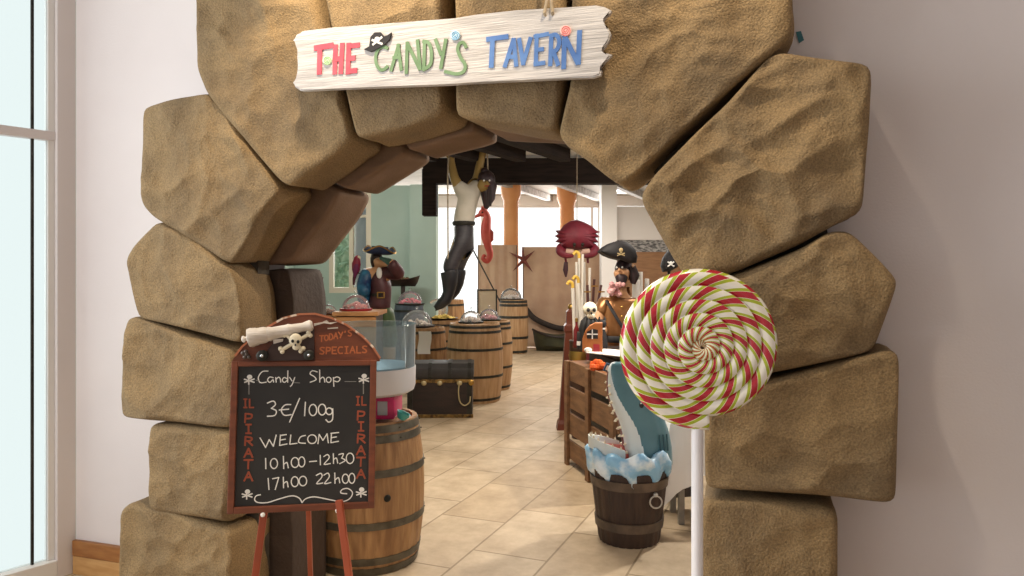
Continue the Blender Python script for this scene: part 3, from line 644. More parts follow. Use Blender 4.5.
# ------------------------------------------------------------------ giant lollipop
LC = at(701, 346, 2.32); yaw = R(-6)
LOL = Frame(LC, (math.cos(yaw), math.sin(yaw), 0), Z)
lol = thing('giant_lollipop', 'giant swirled lollipop in red, white and green on a white stick', 'lollipop', M=LOL.M)
RO, turns = .2365, 5.6; PITCH = RO/turns; PH0 = (-PI*.47)/(2*PI)
def lolly_mat():
    m = bpy.data.materials.new('swirl_candy'); m.use_nodes = True; nt = m.node_tree; b = nt.nodes['Principled BSDF']; b.inputs['Roughness'].default_value = .22; b.inputs['Coat Weight'].default_value = .4
    nn = lambda t: nt.nodes.new(t)
    tc = nn('ShaderNodeTexCoord'); sp = nn('ShaderNodeSeparateXYZ'); nt.links.new(tc.outputs['Object'], sp.inputs[0])
    def mth(op, a, b_=None):
        q = nn('ShaderNodeMath'); q.operation = op
        for i, v in enumerate((a, b_)):
            if v is None: continue
            if isinstance(v, (int, float)): q.inputs[i].default_value = v
            else: nt.links.new(v, q.inputs[i])
        return q.outputs[0]
    th = mth('ARCTAN2', sp.outputs['Z'], sp.outputs['X'])
    r2 = mth('ADD', mth('MULTIPLY', sp.outputs['X'], sp.outputs['X']), mth('MULTIPLY', sp.outputs['Z'], sp.outputs['Z']))
    lr = mth('MULTIPLY', mth('LOGARITHM', mth('ADD', r2, 1e-5), math.e), .5)
    ph = mth('ADD', mth('MULTIPLY', th, 12/(2*PI)), mth('MULTIPLY', lr, 12/(2*PI)*.62))
    rad_ = mth('SQRT', r2)
    q_ = mth('FRACT', mth('ADD', mth('SUBTRACT', mth('DIVIDE', rad_, PITCH), mth('MULTIPLY', th, 1/(2*PI))), 21.0+PH0))
    ph = mth('ADD', ph, mth('MULTIPLY', mth('SUBTRACT', q_, .5), .34))
    fr_ = mth('FRACT', mth('ADD', ph, 40.3))
    cr = nn('ShaderNodeValToRGB'); cr.color_ramp.interpolation = 'CONSTANT'; e = cr.color_ramp.elements
    stops = [(0, 'b01c2e'), (.315, 'f0e6cc'), (.335, 'a8b32c'), (.48, 'f0e6cc'), (.50, 'ece6da'), (.80, 'f0e6cc'), (.82, 'a8b32c'), (.975, 'f0e6cc')]
    e[0].position = 0; e[0].color = col(stops[0][1]); e[1].position = stops[1][0]; e[1].color = col(stops[1][1])
    for p, c in stops[2:]: q = e.new(p); q.color = col(c)
    nt.links.new(fr_, cr.inputs[0]); nt.links.new(cr.outputs[0], b.inputs['Base Color']); return m
mb = MB(); pts = []; rad = []
for i in range(900):
    t = i/899; th_ = -turns*2*PI*(1-t)-PI*.47; r = RO*t; pts.append((r*math.cos(th_), -.016*(1-t), r*math.sin(th_))); rad.append(min(.0245, .013+.09*t))
mb.tube(pts, rad, 14, flat=1.15); mb.build('candy_disc', lolly_mat(), lol, angle=180)
mb = MB(); mb.lathe([(.212, -.004), (.217, 0), (.212, .004)], n=48, M=Matrix.Rotation(PI/2, 4, 'X')); bmesh.ops.translate(mb.bm, verts=mb.bm.verts, vec=(0, .014, 0)); mb.build('candy_back', mat('candy_white', 'ece6da', .3), lol)
px_ = LOL.hit(697.5, 500)[0]
mb = MB(); mb.tube([(px_, .006, -LC.z+.02), (px_, .006, -.2)], .0185, 20); mb.build('stick', mat('white_plastic', 'e8e6ea', .3), lol)
mb = MB(); mb.lathe([(.17, 0), (.17, .012), (.15, .022), (.03, .026), (.025, .07)], (px_, .006, -LC.z), 32); mb.build('base', mat('white_plastic', 'e8e6ea', .3), lol)

# ------------------------------------------------------------------ barrels
def barrel(label, px, Y, h, rm, re, hoops, m=OAK, hm=IRON, loc=None, group='wine barrels used as display stands', head=True, hw=.028, bung=False):
    o = thing('barrel', label, 'barrel', loc or (fx(px, Y), Y, 0), random.uniform(0, 6), group)
    def rad(t): return re+(rm-re)*(1-(2*t-1)**2)
    mb = MB(); prof = [(rad(i/16), h*i/16) for i in range(17)] + [(re-.022, h), (re-.024, h-.025)]
    mb.lathe(prof, n=96, groove=4, gd=.004); body = mb.build('staves', m, o, angle=50)
    for t in hoops:
        z0, z1 = max(.004, h*t-hw/2), min(h-.004, h*t+hw/2); r0, r1 = rad(z0/h), rad(z1/h)
        mb = MB(); mb.lathe([(r0-.004, z0), (r0+.004, z0), (r1+.004, z1), (r1-.004, z1)], n=64, caps=False); hp = mb.build('hoop', hm, o, angle=50)
        if rm > .27 and Y < 5:
            for a in range(7): mb = MB(); mb.ball(((r0+.005)*math.cos(a*.9), (r0+.005)*math.sin(a*.9), (z0+z1)/2), .005, 6); mb.build('rivet', GALV, hp)
    if bung:
        a = R(-60)-o.rotation_euler.z; mb = MB(); mb.lathe([(.014, -.004), (.018, .004), (.012, .010)], n=16, M=Matrix.Rotation(a, 4, 'Z') @ Matrix.Rotation(PI/2, 4, 'Y'))
        bmesh.ops.translate(mb.bm, verts=mb.bm.verts, vec=(rad(.52)*math.cos(a), rad(.52)*math.sin(a), h*.52)); mb.build('bung', IRON, o)
    return o
FGY = 3.87; FGH = .742
barrel('big oak barrel with metal hoops behind the chalkboard, carrying the candyfloss machine', 367, FGY, FGH, .298, .258, (.03, .10, .34, .68, .90, .965), OAK, GALV, hw=.036, bung=True)
barrel('pale oak barrel with black hoops directly right of the treasure chest', 475, 8.55, .888, .325, .285, (.05, .34, .68, .90, .965), OAK2)
barrel('pale oak barrel half hidden behind the barrel by the treasure chest', 489, 9.4, .86, .30, .262, (.05, .34, .68, .90, .965), OAK2)
barrel('farthest oak barrel, standing alone in front of the cloth screens', 513.5, 13.4, .965, .27, .24, (.04, .30, .68, .90, .965), OAK2, hw=.045)
barrel('shadowed barrel behind the treasure chest with a paper note', 424, 9.1, .80, .28, .25, (.05, .34, .68, .93), OAK)
barrel('barrel of yellow sweets behind the barrel with the paper note', 445, 9.95, .83, .26, .23, (.05, .34, .68, .93), OAK)
barrel('barrel with a dark lid below the boots of the hanging figure', 450, 11.0, 1.06, .23, .20, (.05, .3, .7, .93), OAK)
barrel('dark barrel under the tray of pink sweets', 409, 9.75, 1.04, .21, .185, (.05, .3, .7, .93), mat('blue_grey_wood', '4c5560', .5, '3e4650', 6))
barrel('barrel with a black rim at far left, below the left window', 334, 8.6, .98, .21, .19, (.05, .3, .7, .90, .96), OAK)

# ------------------------------------------------------------------ glass domes with sweets
def sweets(c, r, h, m, n=60, s=.018):
    mb = MB()
    for i in range(n):
        a = random.uniform(0, 6.28); q = r*math.sqrt(random.random()); z = h*(1-(q/r)**2)*random.uniform(.35, 1)+s*.5
        mb.ball((c[0]+q*math.cos(a), c[1]+q*math.sin(a), c[2]+z), s*random.uniform(.7, 1.1), 6)
    return mb
def dome(label, px, Y, z, r, m=None, tray=IRON, slabel=None, k=1.):
    c = (fx(px, Y), Y, z+.001); o = thing('glass_dome', label, 'dome', c, 0, 'glass domes over the sweets')
    mb = MB(); mb.lathe([(r*1.12, 0), (r*1.18, .010), (r*1.18, .020), (r*1.05, .016)], n=32); mb.build('tray', tray, o)
    mb = MB(); mb.lathe([(r*math.cos(PI/2*i/10), .02+r*k*math.sin(PI/2*i/10)) for i in range(11)], n=32, caps=False); mb.build('dome', CLEAR, o, angle=180)
    mb = MB(); mb.lathe([(.008, .0), (.007, .012), (.016, .022), (.017, .034), (.008, .043)], (0, 0, .018+r*k), 14); mb.build('knob', CLEAR, o)
    if m:
        sw = sweets((c[0], c[1], c[2]+.019), r*.85, r*.35, m).build('sweets', m); tag(sw, slabel, 'sweets', kind='stuff')
    return o
PINKS = mat('pink_sweets', 'd8566a', .4, 'e87886', 20); YELS = mat('yellow_sweets', 'd8c06a', .5, 'c8a850', 20); REDS = mat('red_sweets', 'b0303a', .4, 'd08a7a', 30); WHTS = mat('white_sweets', 'e8dccf', .5, 'd8c0b8', 30)
dome('glass dome on the pale barrel right of the treasure chest', 471, 8.5, .888, .125, WHTS, IRON, 'pale sweets under the dome right of the treasure chest')
dome('glass dome on the half hidden barrel beside the framed notice', 489, 9.36, .86, .13, mat('rose_sweets', 'c88a90', .5), IRON, 'rosy sweets under the dome beside the framed notice')
dome('glass dome on the farthest barrel in front of the cloth screens', 511, 13.4, .965, .19, WHTS, IRON, 'pale sweets under the farthest dome')
dome('largest glass dome, on the shadowed barrel with the paper note', 417, 9.1, .80, .19, WHTS, DARKCH, 'pale sweets under the largest dome')
dome('glass dome over bright pink sweets left of the hanging boots', 410, 9.75, 1.04, .165, PINKS, IRON, 'bright pink sweets heaped under a glass dome')
dome('glass dome at far left on the black rimmed barrel', 328, 8.6, .98, .10, mat('brown_sweets', '8a5a44', .5), RUST, 'brown sweets under the dome at far left')
dome('glass dome with red sweets on the plank counter by the pirate statue', 356, 6.75, 1.13, .125, REDS, RED, 'red sweets under the dome by the pirate statue')
c = (fx(443, 9.95), 9.95, .831); o = thing('sweet_tray', 'flat tray of yellow sweets below the hanging boots', 'tray', c)
mb = MB(); mb.lathe([(.15, 0), (.20, .025), (.205, .03), (.15, .008)], n=32); mb.build('tray', DARKCH, o)
tag(sweets((c[0], c[1], c[2]+.008), .16, .05, YELS, 80).build('sweets', YELS), 'yellow sweets heaped on the flat tray', 'sweets', kind='stuff')
mb = MB(); mb.lathe([(.15*math.cos(PI/2*i/10), .15*math.sin(PI/2*i/10)) for i in range(11)], n=32, M=Matrix.Rotation(R(38), 4, 'Y'), caps=False)
tag(mb.build('glass_cover', CLEAR, loc=(fx(437, 10.1), 10.16, .96), angle=180), 'tilted glass cover leaning open over the yellow sweets', 'glass cover')
# framed notice, paper note
o = thing('framed_notice', 'small dark framed notice standing behind the domes', 'frame', (fx(487, 9.55), 9.58, .861))
mb = MB()
for a, b, q, d in ((-.13, -.112, 0, .39), (.112, .13, 0, .39), (-.112, .112, 0, .018), (-.112, .112, .372, .39)): mb.box(((a+b)/2, 0, (q+d)/2), (b-a, .025, d-q), bev=.003)
mb.build('frame', IRON, o, smooth=False); mb = MB(); mb.box((0, .004, .195), (.23, .008, .36)); mb.build('notice', mat('cream_paper', 'c9b89c', .7), o, smooth=False)
mb = MB(); x0 = fx(424.5, 8.8); mb.loft([[(x0-.075+.01*math.sin(z*20), 8.80+.012*math.sin(z*13)-d, z) for d in (0, .002)] + [(x0+.075+.01*math.sin(z*20), 8.80+.012*math.cos(z*11)-d, z) for d in (.002, 0)] for z in [.50+.045*i for i in range(7)]])
tag(mb.build('paper_note', PAPER, smooth=True), 'white paper note hanging on the shadowed barrel', 'paper')

# ------------------------------------------------------------------ treasure chest
CY = 7.5; cw = .66; cx = fx(439, CY)
ch = thing('treasure_chest', 'dark wooden treasure chest with brass trim on the tiled floor', 'chest', (cx, CY+.22, 0), R(2))
mb = MB(); mb.box((0, 0, .20), (cw, .44, .39), bev=.008)
mb.build('body', DARKCH, ch, smooth=False)
mb = MB(); prof = [(-.225, .40), (-.232, .44), (-.215, .50), (-.16, .545), (0, .565), (.16, .545), (.215, .50), (.232, .44), (.225, .40)]
mb.loft([[(x, y, z) for y, z in prof] for x in (-cw/2-.012, cw/2+.012)]); lid = mb.build('lid', mat('chest_lid_leather', '221d1b', .5, '312b28', 8), ch, angle=30)
for x in (-cw/2+.03, -.1, .1, cw/2-.03):
    mb = MB(); mb.loft([[(x+dx, y*1.012, z+.006 if z > .41 else z) for y, z in prof] for dx in (-.018, .018)]); mb.build('lid_strap', IRON, lid, angle=30)
for x in (-cw/2+.03, cw/2-.03):
    mb = MB(); mb.box((x, -.222, .2), (.05, .008, .38), bev=.002); mb.build('corner_strap', IRON, ch, smooth=False)
mb = MB(); mb.box((0, -.224, .375), (cw+.01, .012, .035), bev=.003); mb.build('brass_band', mat('mottled_brass', '3a2c1c', .4, '9a7a44', 22, metal=.6), ch, smooth=False)
mb = MB(); mb.box((0, -.224, .02), (cw+.02, .014, .035), bev=.003); mb.build('foot_rail', mat('mottled_brass', '3a2c1c', .4, '9a7a44', 22, metal=.6), ch, smooth=False)
for x in (-.16, .0, .2): mb = MB(); mb.ball((x, -.235, .355), (.028, .012, .026), 12); mb.build('medallion', mat('pale_brass', 'b8a880', .45, metal=.4), ch)
mb = MB(); mb.lathe([(.02, 0), (.03, .01), (.028, .02), (.01, .028)], (0, 0, 0), 16, M=Matrix.Rotation(PI/2, 4, 'X')); bmesh.ops.translate(mb.bm, verts=mb.bm.verts, vec=(cw/2-.01, -.225, .36)); mb.build('clasp', GOLD, ch)
mb = MB(); pts = spline([(.20, -.235, .36), (.19, -.245, .27), (.205, -.245, .17), (.25, -.245, .13), (.30, -.24, .16), (.31, -.235, .22)], 6); mb.tube(pts, .007, 6); mb.build('chain', mat('pale_brass', 'b8a880', .45, metal=.4), ch)

# ------------------------------------------------------------------ candyfloss machine
mX = fx(370, FGY); cf = thing('candyfloss_machine', 'candyfloss machine with clear shield, white bowl and pink base on the big barrel', 'machine', (mX, FGY, FGH+.001))
mb = MB(); mb.box((0, 0, .058), (.30, .28, .114), bev=.015); mb.build('base', mat('magenta_plastic', 'b8255e', .35), cf, angle=30)
mb = MB(); mb.box((.09, -.143, .06), (.05, .006, .07), bev=.002); mb.build('switch_plate', mat('grey_plastic', '9a9aa0', .4), cf, smooth=False)
mb = MB(); mb.lathe([(.13, .115), (.20, .118), (.228, .135), (.236, .16), (.238, .255), (.231, .255), (.228, .165), (.19, .13), (.06, .128), (.05, .165), (.03, .17)], n=64); mb.build('bowl', mat('white_enamel', 'c9c8cc', .3), cf)
mb = MB(); mb.lathe([(.226, .255), (.226, .263), (.04, .263)], n=64); mb.build('bowl_tray', mat('pale_blue_plastic', '8fb4c4', .3), cf)
mb = MB(); mb.lathe([(.234, .252), (.238, .47), (.241, .475), (.238, .477), (.235, .472), (.231, .252)], n=64, caps=False); mb.build('shield', ACRYL, cf)
c = (fx(409, 3.80), 3.79, FGH+.0); mb = MB(); mb.lathe([(.02, .0), (.032, .02), (.036, .035), (.032, .034), (.02, .008)], n=20, M=Matrix.Rotation(R(25), 4, 'Y')); bmesh.ops.translate(mb.bm, verts=mb.bm.verts, vec=(c[0]-.03, c[1]-.06, c[2]+.008))
tag(mb.build('scoop', mat('teal_plastic', '3f9a94', .35)), 'small teal plastic cup lying on the big barrel by the pink base', 'cup')

# ------------------------------------------------------------------ plank counter, dark display boats
def planked(name, label, cat, x0, x1, y0, y1, h, m, nb=5, top=None):
    o = thing(name, label, cat, ((x0+x1)/2, (y0+y1)/2, 0)); a, b = x1-x0, y1-y0
    mb = MB(); mb.box((0, 0, h/2-.02), (a-.03, b-.03, h-.04)); mb.build('carcass', DARKCH, o, smooth=False)
    for i in range(nb): mb = MB(); mb.box((0, -b/2+.008, (i+.5)*(h-.04)/nb), (a, .02, (h-.04)/nb-.008), bev=.003); mb.build('plank', m, o, smooth=False)
    mb = MB(); mb.box((0, 0, h-.018), (a+.04, b+.04, .036), bev=.004); mb.build('top', top or m, o, smooth=False); return o
planked('plank_counter', 'pale plank counter in front of the pirate statue', 'counter', fx(336, 6.6), fx(377, 6.6), 6.55, 7.0, 1.13, mat('pale_plank', 'b88454', .55, '9a6a3e', 5, (1, 1, 6)))
def boat(label, px, Y, z, L):
    o = thing('display_boat', label, 'display', (fx(px, Y), Y, 0), 0)
    rings = []
    for i in range(13):
        t = -1+2*i/12; wd = .13*math.sqrt(max(.02, 1-abs(t)**2.4)); sh = .05*abs(t)**2
        rings.append([(L/2*t*.72, 0, z-.10), (L/2*t*.86, -wd*.7, z-.05), (L/2*t, -wd, z+sh), (L/2*t, -wd+.015, z+sh), (L/2*t*.9, -wd*.5, z-.02), (L/2*t*.9, wd*.5, z-.02), (L/2*t, wd-.015, z+sh), (L/2*t, wd, z+sh), (L/2*t*.86, wd*.7, z-.05)])
    mb = MB(); mb.loft(rings); mb.build('hull', DARKCH, o, angle=40)
    mb = MB(); mb.lathe([(.14, 0), (.13, .03), (.03, .06), (.03, z-.1)], n=20); mb.build('stand', DARKCH, o)
    tag(sweets((fx(px, Y), Y, z-.03), .10, .07, REDS, 50).build('sweets', mat('wrapped_sweets', '8a3a34', .4, '4a6a3a', 40)), 'wrapped sweets in the '+label, 'sweets', kind='stuff'); return o
boat('dark wooden boat display right of the pirate statue', 403, 10.05, fz(279, 10.05), .46)
boat('dark wooden boat display at far left by the arch', 308, 9.6, fz(281, 9.6), .40)

# ------------------------------------------------------------------ pirate statue with spyglass and parrot
PY = 7.55; S = PY/F; ps = thing('pirate_statue', 'painted pirate statue in a blue hat looking through a spyglass', 'statue', (fx(380, PY), PY, 0))
def pp(px, py, dy=0): return (( px-380)*S, dy, EYE-(py-HZ)*S)
PB = .42
mb = MB(); mb.lathe([(.24, 0), (.24, .04), (.21, .06), (.21, PB-.06), (.24, PB-.04), (.24, PB)], n=32); mb.build('plinth', DARKCH, ps, angle=40)
nd, ed = [], []
hip = chain(nd, ed, [pp(379, 306), pp(379, 296), pp(379, 284), pp(379, 274), pp(380, 268), pp(381, 263, -.01), pp(381, 257, -.02)], [.085, .085, .09, .085, .045, .075, .07])
chain(nd, ed, [pp(368, 272, -.02), pp(363, 284, -.06), pp(369, 295, -.13)], [.06, .055, .04], 3)
chain(nd, ed, [pp(392, 272, -.04), pp(402, 275, -.12), pp(396, 265, -.2), pp(391, 260, -.2)], [.06, .05, .045, .035], 3)
for s_ in (-1, 1): chain(nd, ed, [pp(379+s_*8, 315), (s_*.09, -.02, .72), (s_*.10, .01, PB+.06), (s_*.11, -.10, PB+.035)], [.085, .07, .055, .045], 0)
skin('body', nd, ed, SKIN, ps)
MAROON = mat('maroon_coat', '3e161c', .5, '54262a', 9); BLUEC = mat('blue_coat', '142a56', .45, '2f7090', 9); OLIVE = mat('green_breeches', '3c5228', .5, '2c4020', 9)
nd, ed = [], []
chain(nd, ed, [pp(379, 311, -.01), pp(380, 303, -.01), pp(381, 295, -.01), pp(381, 284, -.01), pp(381, 274, -.005)], [.115, .108, .104, .112, .095]); chain(nd, ed, [pp(392, 272, -.04), pp(402, 275, -.12), pp(396, 265, -.2), pp(393, 262, -.2)], [.07, .066, .058, .05], 4); skin('waistcoat', nd, ed, MAROON, ps)
nd, ed = [], []
chain(nd, ed, [pp(364, 310, -.02), pp(364, 298, -.03), pp(364, 286, -.03), pp(366, 276, -.03), pp(370, 269, -.02)], [.06, .075, .085, .085, .07]); chain(nd, ed, [pp(366, 290, -.12), pp(369, 294, -.16)], [.062, .05], 2); skin('coat', nd, ed, BLUEC, ps)
nd, ed = [], []
chain(nd, ed, [pp(380, 302), pp(380, 311)], [.12, .125])
for s_ in (-1, 1): chain(nd, ed, [pp(380+s_*7, 318), (s_*.09, -.02, .80), (s_*.095, -.01, .68)], [.10, .095, .075], 1)
skin('breeches', nd, ed, OLIVE, ps)
mb = MB(); mb.lathe([(.108, 0), (.111, .035)], pp(380.5, 296.5, -.01), 28, caps=False); bl = mb.build('belt', IRON, ps)
mb = MB(); q = pp(383, 294.7, -.125)
for dx, dz, a, b in ((-.033, 0, .012, .06), (.033, 0, .012, .06), (0, .027, .07, .011), (0, -.027, .07, .011)): mb.box((q[0]+dx, q[1], q[2]+dz), (a, .012, b), bev=.002)
mb.build('buckle', GOLD, bl, smooth=False)
mb = MB(); q = pp(381, 273, -.10); mb.ball((q[0], q[1], q[2]), (.03, .02, .06)); mb.build('cravat', WHITE, ps)
for s_ in (-1, 1): mb = MB(); nd = None; mb.tube([(s_*.095, 0, PB+.30), (s_*.10, .01, PB+.14), (s_*.10, 0, PB+.05), (s_*.11, -.12, PB+.04)], [.07, .062, .06, .048], 14); mb.build('boot', BLACK, ps)
mb = MB(); a, b = Vector(pp(383, 258.5, -.11)), Vector(pp(393, 262, -.24)); mb.tube([a, a.lerp(b, .4), a.lerp(b, .42), a.lerp(b, .7), a.lerp(b, .72), b], [.020, .020, .026, .026, .032, .034], 16); mb.build('spyglass', mat('bronze_green', '4a6a5c', .35, metal=.6), ps)
def tricorn(c, rx, ry, h, m, par, tilt=0., rz=0., trim=None, name='hat'):
    M = Matrix.Rotation(rz, 4, 'Z') @ Matrix.Rotation(tilt, 4, 'Y'); n = 48; mb = MB(); rings = []
    for j, (k, zz) in enumerate(((.50, -.012), (.75, -.018), (1.0, -.01), (1.0, .0), (.76, -.004), (.54, .01), (.50, .30*h/.3), (.42, .85*h), (.2, h), (.02, h*1.02))):
        ring = []
        for i in range(n):
            a = 2*PI*i/n; up = (.5+.5*math.cos(3*(a-PI/2)+PI)); f_ = max(0, (k-.52)/.48); zlift = f_*(.25+.75*up)*h*1.15 if j < 6 else 0; kk = k*(1-.18*up*f_) if j < 6 else k
            p = M @ Vector((kk*rx*math.cos(a), kk*ry*math.sin(a), zz+zlift if j < 6 else zz)); ring.append(Vector(c)+p)
        rings.append(ring)
    mb.loft(rings); o = mb.build(name, m, par, angle=60)
    if trim: mb = MB(); mb.tube(rings[2], .007, 6, closed=True); mb.build('brim_trim', trim, o)
    return o
tricorn(pp(380, 253.5, -.02), .17, .13, .07, mat('navy_hat', '16223a', .5, '22365a', 8), ps, R(4), R(8), GOLD)
mb = MB(); q = Vector(pp(376, 260, .03)); mb.ball(q, (.065, .07, .10)); mb.build('hair', mat('dark_hair', '2a1a14', .6), ps)
# parrot
RP = mat('parrot_red', '9a1f34', .5, '5a1440', 6)
po = thing('parrot', 'red parrot figure perched on the left shoulder of the pirate statue', 'parrot', (0, 0, 0))
P = lambda px, py, dy=0: Vector((fx(380, PY), PY, 0))+Vector(pp(px, py, dy))
mb = MB(); mb.tube([P(357.6, 255.5, -.03), P(357.8, 257, -.03), P(357.5, 260, -.03), P(357, 264, -.03), P(356.5, 270, -.03), P(356, 275, -.03)], [.012, .030, .036, .046, .040, .02], 14); mb.build('body', RP, po)
mb = MB(); mb.tube([P(356, 273, -.03), P(354.5, 279, -.02), P(354, 285, -.02)], [.022, .016, .010], 10, flat=.5); mb.build('tail', mat('parrot_tail', '5c1c30', .5), po)
mb = MB(); mb.tube([P(358, 264, -.07), P(357, 270, -.072), P(355.5, 277, -.05)], [.02, .028, .008], 10, flat=.4); mb.build('wing', mat('parrot_wing', '6a1a4a', .5), po)
mb = MB(); mb.tube([P(359, 257, -.045), P(361, 257.6, -.05), P(361.3, 259.5, -.05)], [.014, .011, .003], 8); mb.build('beak', BONE, po)
for d in (-.045, -.015): mb = MB(); mb.tube([P(357.5, 272, d), P(360, 273.3, d), P(362, 273, d)], .006, 6); mb.build('claw', IRON, po)

# ------------------------------------------------------------------ pirate figure hanging by the arms
HY = 7.0; S2 = HY/F; hx = fx(466, HY)
hf = thing('hanging_mannequin', 'pirate mannequin in white shirt and black trousers hanging by its arms', 'mannequin', (hx, HY, 1.14))
def hp(px, py, dy=0): return ((px-466)*S2, dy, EYE-(py-HZ)*S2-1.14)
nd, ed = [], []
chain(nd, ed, [hp(464, 226), hp(465, 214), hp(468, 203), hp(469, 193), hp(478, 190), hp(484, 186), hp(486, 180)], [.08, .065, .08, .075, .04, .062, .066])
chain(nd, ed, [hp(459, 189, -.02), hp(454, 177, -.02), hp(452, 167, 0), hp(451, 160, 0), hp(451, 156, 0)], [.055, .042, .036, .03, .036], 3)
chain(nd, ed, [hp(476, 186, .04), hp(478, 174, .05), hp(480, 162, .05), hp(483, 151, .05), hp(484, 146.5, .05)], [.055, .042, .036, .03, .036], 3)
chain(nd, ed, [hp(463, 236, -.05), hp(452, 262, -.05), hp(450, 288, -.04), hp(444, 301, -.055)], [.07, .05, .035, .02], 0)
chain(nd, ed, [hp(466, 236, .06), hp(457, 262, .06), hp(455.5, 282, .07), hp(453, 291, .065)], [.07, .05, .035, .02], 0)
skin('body', nd, ed, mat('tan_skin', '92773f', .6), hf)
for (hx0, hy0, dy), sx in (((451, 157, 0), -1), ((484, 146.5, .05), 1)):             # curled fingers round the ropes
    for i in range(4):
        b = Vector(hp(hx0, hy0, dy))+Vector(((-.018+.012*i)*sx, -.028, .012-.002*i)); ln = (.030, .036, .034, .026)[i]
        mb = MB(); mb.tube([b, b+Vector((0, -.010, .014)), b+Vector((.004*sx, .006, ln)), b+Vector((.006*sx, .022, ln-.004))], [.0085, .008, .0075, .006], 8); mb.build('finger', mat('tan_skin', '92773f', .6), hf)
    b = Vector(hp(hx0, hy0, dy))+Vector((.026*sx, -.006, -.006)); mb = MB(); mb.tube([b, b+Vector((.012*sx, -.012, .012)), b+Vector((.004*sx, -.022, .026))], [.010, .009, .007], 8); mb.build('thumb', mat('tan_skin', '92773f', .6), hf)
nd, ed = [], []
chain(nd, ed, [hp(463, 229), hp(464, 221), hp(465, 212), hp(468, 202), hp(469, 193)], [.09, .096, .096, .110, .098]); chain(nd, ed, [hp(460, 190, -.02), hp(456, 181, -.02)], [.07, .058], 4); chain(nd, ed, [hp(476, 188, .04), hp(477.5, 179, .045)], [.07, .058], 4)
skin('shirt', nd, ed, mat('cream_shirt', 'c4bcae', .75, 'b6ae9e', 9), hf)
TROU = mat('black_trousers', '2a272a', .45, '353136', 14, (1, 1, 4), bump=.4)
nd, ed = [], []
chain(nd, ed, [hp(463.5, 221), hp(464, 230), hp(465, 236)], [.10, .108, .105]); chain(nd, ed, [hp(460, 248, -.05), hp(451, 262, -.05), hp(450, 276, -.05)], [.092, .073, .064], 2); chain(nd, ed, [hp(467, 246, .05), hp(458, 260, .06), hp(456, 275, .06)], [.088, .071, .062], 2)
skin('trousers', nd, ed, TROU, hf)
mb = MB(); mb.lathe([(.100, -.02), (.109, -.005), (.109, .012), (.100, .02)], hp(463.8, 223.5), 24, caps=False); mb.build('belt', IRON, hf)
BOOT = mat('boot_leather', '17161a', .35)
mb = MB(); mb.tube([hp(449.5, 271, -.05), hp(450, 273, -.05), hp(450, 284, -.045), hp(449, 293, -.045), hp(446, 300, -.05), hp(441, 304, -.06), hp(436, 308, -.06)], [.082, .085, .07, .055, .056, .048, .026], 18); bo = mb.build('boot', BOOT, hf)
mb = MB(); mb.tube([hp(444, 305.5, -.055), hp(436, 310, -.06)], [.04, .026], 12, flat=.3); mb.build('sole', IRON, bo)
mb = MB(); mb.tube([hp(457, 270, .06), hp(457, 273, .06), hp(456, 284, .07), hp(454, 291, .07), hp(450, 296, .06), hp(446, 299, .04)], [.078, .08, .066, .052, .048, .028], 18); mb.build('boot', BOOT, hf)
HAIR = mat('black_hair', '1d1417', .5, '3a2428', 12, (4, 4, 1))
mb = MB(); mb.ball(hp(486, 179, .03), (.088, .085, .09)); mb.tube([hp(485, 176, .05), hp(488, 186, .06), hp(488, 198, .05), hp(486, 208, .03)], [.07, .085, .065, .02], 14); mb.ball(hp(484.5, 171, .02), (.04, .04, .035)); hr = mb.build('hair', HAIR, hf)
for i in range(5): mb = MB(); mb.tube([hp(484+i*1.8, 186, .1-.05*i), hp(485+i*1.8, 197, .09-.05*i), hp(484.5+i*1.6, 206+i % 3, .07-.04*i)], [.014, .018, .006], 8); mb.build('lock', HAIR, hr)
q = Vector(hp(487, 182, -.065)); mb = MB(); mb.tube([q, q+Vector((.006, -.02, -.012)), q+Vector((.004, -.008, -.026))], [.008, .012, .010], 8); mb.build('nose', mat('tan_skin', '92773f', .6), hf)
for s_ in (-1, 1): mb = MB(); mb.ball(q+Vector((.026*s_, -.004, .006)), .010, 8); mb.build('eye', WHITE, hf)
mb = MB(); mb.tube([q+Vector((-.02, -.004, -.044)), q+Vector((0, -.01, -.047)), q+Vector((.02, -.004, -.044))], .005, 6); mb.build('mouth', RED, hf)
H = lambda px, py, dy=0: Vector((hx, HY, 1.14))+Vector(hp(px, py, dy))
mb = MB(); t_ = H(451, 157, -.01); mb.tube(spline([H(449, 262, -.10), H(449, 220, -.12), H(448.5, 180, -.08), H(449, 160, -.04), t_, Vector((H(458, 148, 0).x, HY, 2.68))], 6), .007, 8); tag(mb.build('rope', ROPE), 'pale rope over the left hand of the hanging mannequin', 'rope', 'ropes of the hanging mannequin')
mb = MB(); mb.tube(spline([H(490, 192, .02), H(488, 172, .02), H(487, 152, .03), H(485, 146, .03), Vector((H(486, 140, 0).x, HY, 2.68))], 6), .007, 8); tag(mb.build('rope', ROPE), 'pale rope beside the dark hair of the hanging mannequin', 'rope', 'ropes of the hanging mannequin')

